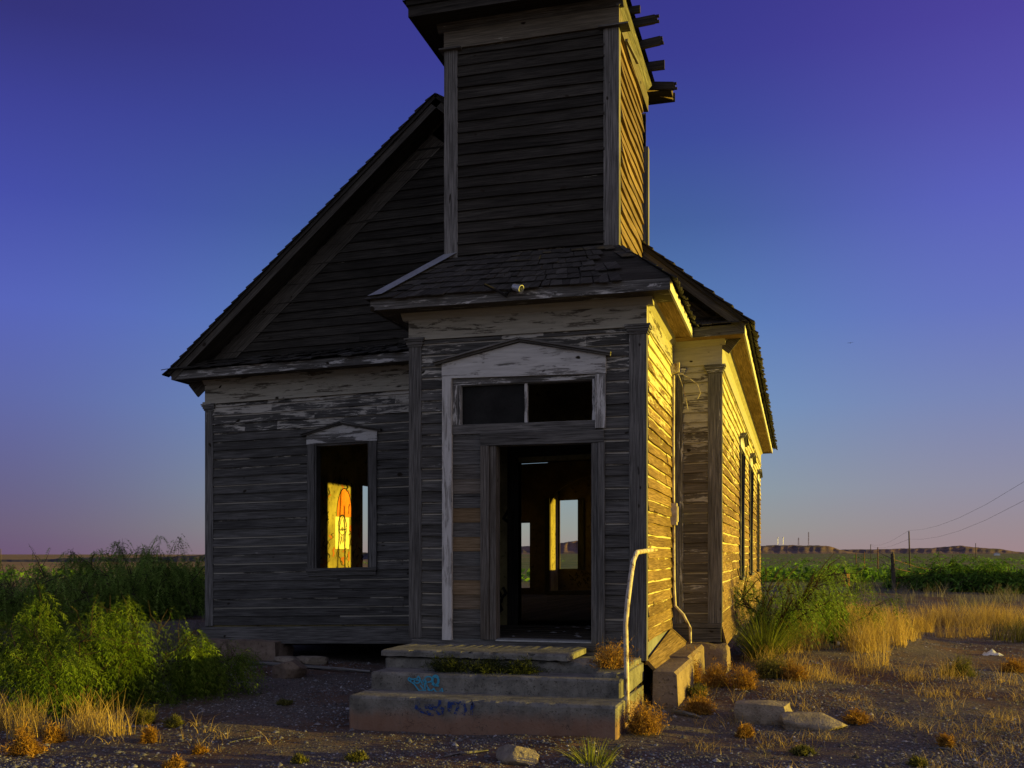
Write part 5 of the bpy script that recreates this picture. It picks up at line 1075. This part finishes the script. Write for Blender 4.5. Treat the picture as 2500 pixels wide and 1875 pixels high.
def mast(name, px, ptop, pbot, label, kind):
    d = 3300 + 600 * 1.15; r = ray(px, pbot); kk = d / FPX; base = V3(CX + r.x * d, CY + r.y * d, CH - (pbot + 3 - HZ) * kk); h = (pbot + 3 - ptop) * kk; e = empty(name, tuple(base), label, 'tower')
    mb = MB(); mb.look(1)
    if kind == 'tank':
        mb.tube([base, base + Z * (h - 3)], .45, 8); mb.build('column', M['steel'], e); mb = MB(); t0 = base + Z * (h - 1.5)
        prof = [(.6, -2), (2.2, -1), (2.9, .3), (2.2, 1.6), (.6, 2.4)]; R_ = lambda r, z: [t0 + V3(math.cos(k * .5236) * r, math.sin(k * .5236) * r, z) for k in range(12)]
        for (r0, z0), (r1, z1) in zip(prof, prof[1:]):
            A_, B_ = R_(r0, z0), R_(r1, z1)
            for k in range(12): mb.face([A_[k], A_[(k + 1) % 12], B_[(k + 1) % 12], B_[k]])
        mb.build('bowl', M['white'], e)
    else:
        s = 2.6 if kind == 'lattice' else 1.3; tp = .4 if kind == 'lattice' else .8
        cs = [V3(-s, -s, 0), V3(s, -s, 0), V3(s, s, 0), V3(-s, s, 0)]
        for c_ in cs: mb.tube([base + c_, base + c_ * tp + Z * h], .45, 4)
        for j in range(7):
            for a_ in range(4):
                f0, f1 = j / 7, (j + 1) / 7; p_ = cs[a_] * (1 - (1 - tp) * f0); q_ = cs[(a_ + 1) % 4] * (1 - (1 - tp) * f1); mb.tube([base + p_ + Z * h * f0, base + q_ + Z * h * f1], .3, 4)
        mb.build('frame', M['rust'], e); mb = MB(); mb.look(1)
        for f in ((.75, .97) if kind == 'lattice' else (.45, .7, .92)): mb.tube([base + Z * h * f - V3(2.6, 0, 0), base + Z * h * f + V3(2.6, 0, 0)], 1.0, 6)
        mb.build('antenna', M['steel'], e)
mast('water_tower', 1899, 1312.5, 1327, 'tiny white topped water tower on the mesa, nearest the church wall', 'tank')
mast('water_tower', 1912, 1311.5, 1327, 'tiny white topped water tower on the mesa, next to the lattice tower', 'tank')
mast('lattice_tower', 1949.5, 1313, 1327.5, 'squat reddish lattice tower in the middle of the mesa top', 'lattice')
mast('radio_mast', 1974, 1299, 1327.5, 'tall thin radio mast at the right end of the mesa top', 'mast')
r = ray(2434, 1352); d_ = 1500.0; b = V3(CX + r.x * d_, CY + r.y * d_, 0); b.z = float(gh(b.x, b.y)); hs = empty('shed', tuple(b), 'tiny sunlit pale shed far away below the right mesa', 'shed')
mb = MB(); mb.look(1); mb.bx(b.x - 4, b.x + 4, b.y - 3, b.y + 3, b.z - 2, b.z + 2.6); mb.build('wall', M['white'], hs)
mb = MB(); mb.look(1); mb.prism([(b.x - 4.3, b.y - 3.3, b.z + 2.62), (b.x + 4.3, b.y - 3.3, b.z + 2.62), (b.x, b.y - 3.3, b.z + 4.2)], (0, 6.6, 0)); mb.build('roof', M['steel'], hs)
# litter
def stick(x0_, y0_, x1_, y1_, w, label, mat='trim'):
    a, b = P(x0_, y0_), P(x1_, y1_); mb = MB(); mb.look(1.1, .1); mb.tube([a + Z * w, a.lerp(b, .35) + Z * w * 1.6, a.lerp(b, .7) + V3(.01, .02, w), b + Z * w * .8], [w * .7, w, w * .9, w * .5], 6)
    tag(mb.build('stick', M[mat], None, a), label, 'stick')
stick(1085, 1850, 1192, 1834, .011, 'thin pale stick on the dirt between the steps and the pale rock')
stick(1640, 1742, 1712, 1756, .022, 'short weathered board end lying behind the golden round weed')
stick(2268, 1828, 2340, 1836, .010, 'dark twig on the gravel at bottom right')
stick(1300, 1810, 1360, 1822, .007, 'tiny twig close to the front of the bottom step')
stick(560, 1815, 640, 1800, .008, 'thin bleached twig on the gravel left of the steps')
def rag(name, px, py, s, mat, label, cat, seed):
    q = P(px, py); rg = np.random.default_rng(seed); n = 9; g = np.linspace(-1, 1, n); X, Y = np.meshgrid(g, g); zz = .25 + .28 * np.sin(X * 3 + rg.random() * 6) * np.cos(Y * 4) + rg.normal(0, .10, X.shape); zz *= np.clip(1.15 - X ** 2 * .7 - Y ** 2 * .7, .05, 1)
    V = np.stack([q.x + X * s + rg.normal(0, .1 * s, X.shape), q.y + Y * s * .6 + rg.normal(0, .08 * s, X.shape), q.z + zz * s * 1.1], -1).reshape(-1, 3); i = np.arange(n * n).reshape(n, n); Q = np.stack([i[:-1, :-1], i[:-1, 1:], i[1:, 1:], i[1:, :-1]], -1).reshape(-1, 4)
    tag(np_mesh(name, V, Q, M[mat], origin=q), label, cat)
rag('cloth', 1988, 1622, .10, 'bluecloth', 'crumpled dark blue cloth lying in the dry grass', 'cloth', 1)
rag('paper_scrap', 2422, 1600, .13, 'white', 'white scrap of paper on the dirt track at right', 'litter', 2)
rag('paper_scrap', 1805, 1684, .05, 'white', 'small white scrap behind the left concrete chunk', 'litter', 3)
def bottle(px, py, label, seed):
    q = P(px, py) + Z * .03; e = empty('bottle', tuple(q), label, 'bottle', 'bottles thrown in the grass'); rg = random.Random(seed); a = rg.uniform(0, 3); d = V3(math.cos(a), math.sin(a), .25).normalized(); mb = MB(); mb.look(1)
    mb.tube([q, q + d * .10, q + d * .14, q + d * .19], [.034, .034, .014, .013], 10); mb.build('body', M['black'], e); mb = MB(); mb.tube([q + d * .03, q + d * .08], .0355, 10); mb.build('band', M['white'], e)
bottle(2054, 1528, 'dark bottle lying in the tall golden grass below the green shoots', 1); bottle(2056, 1580, 'dark bottle with a pale band low in the dry grass slope', 2); bottle(2096, 1552, 'dark bottle half buried at the right of the grass slope', 3)
br = ray(2076, 837); bp_ = V3(CX + br.x * 120, CY + br.y * 120, CH + br.z * 120)
mb = MB(); mb.look(1); R_ = V3(RX, RY, 0)
for s in (-1, 1): mb.face([bp_ + V3(0, .04, 0), bp_ + R_ * s * .22 + V3(0, 0, .05 + .03 * s), bp_ + R_ * s * .42 + V3(0, -.06, .02 + .06 * s), bp_ - V3(0, .08, 0)])
mb.tube([bp_ - V3(0, .16, 0), bp_ - V3(0, .05, .01), bp_ + V3(0, .10, 0), bp_ + V3(0, .2, .0)], [.012, .05, .045, .01], 8)
tag(mb.build('bird', M['black'], None, bp_), 'single small dark bird gliding in the blue sky', 'bird')
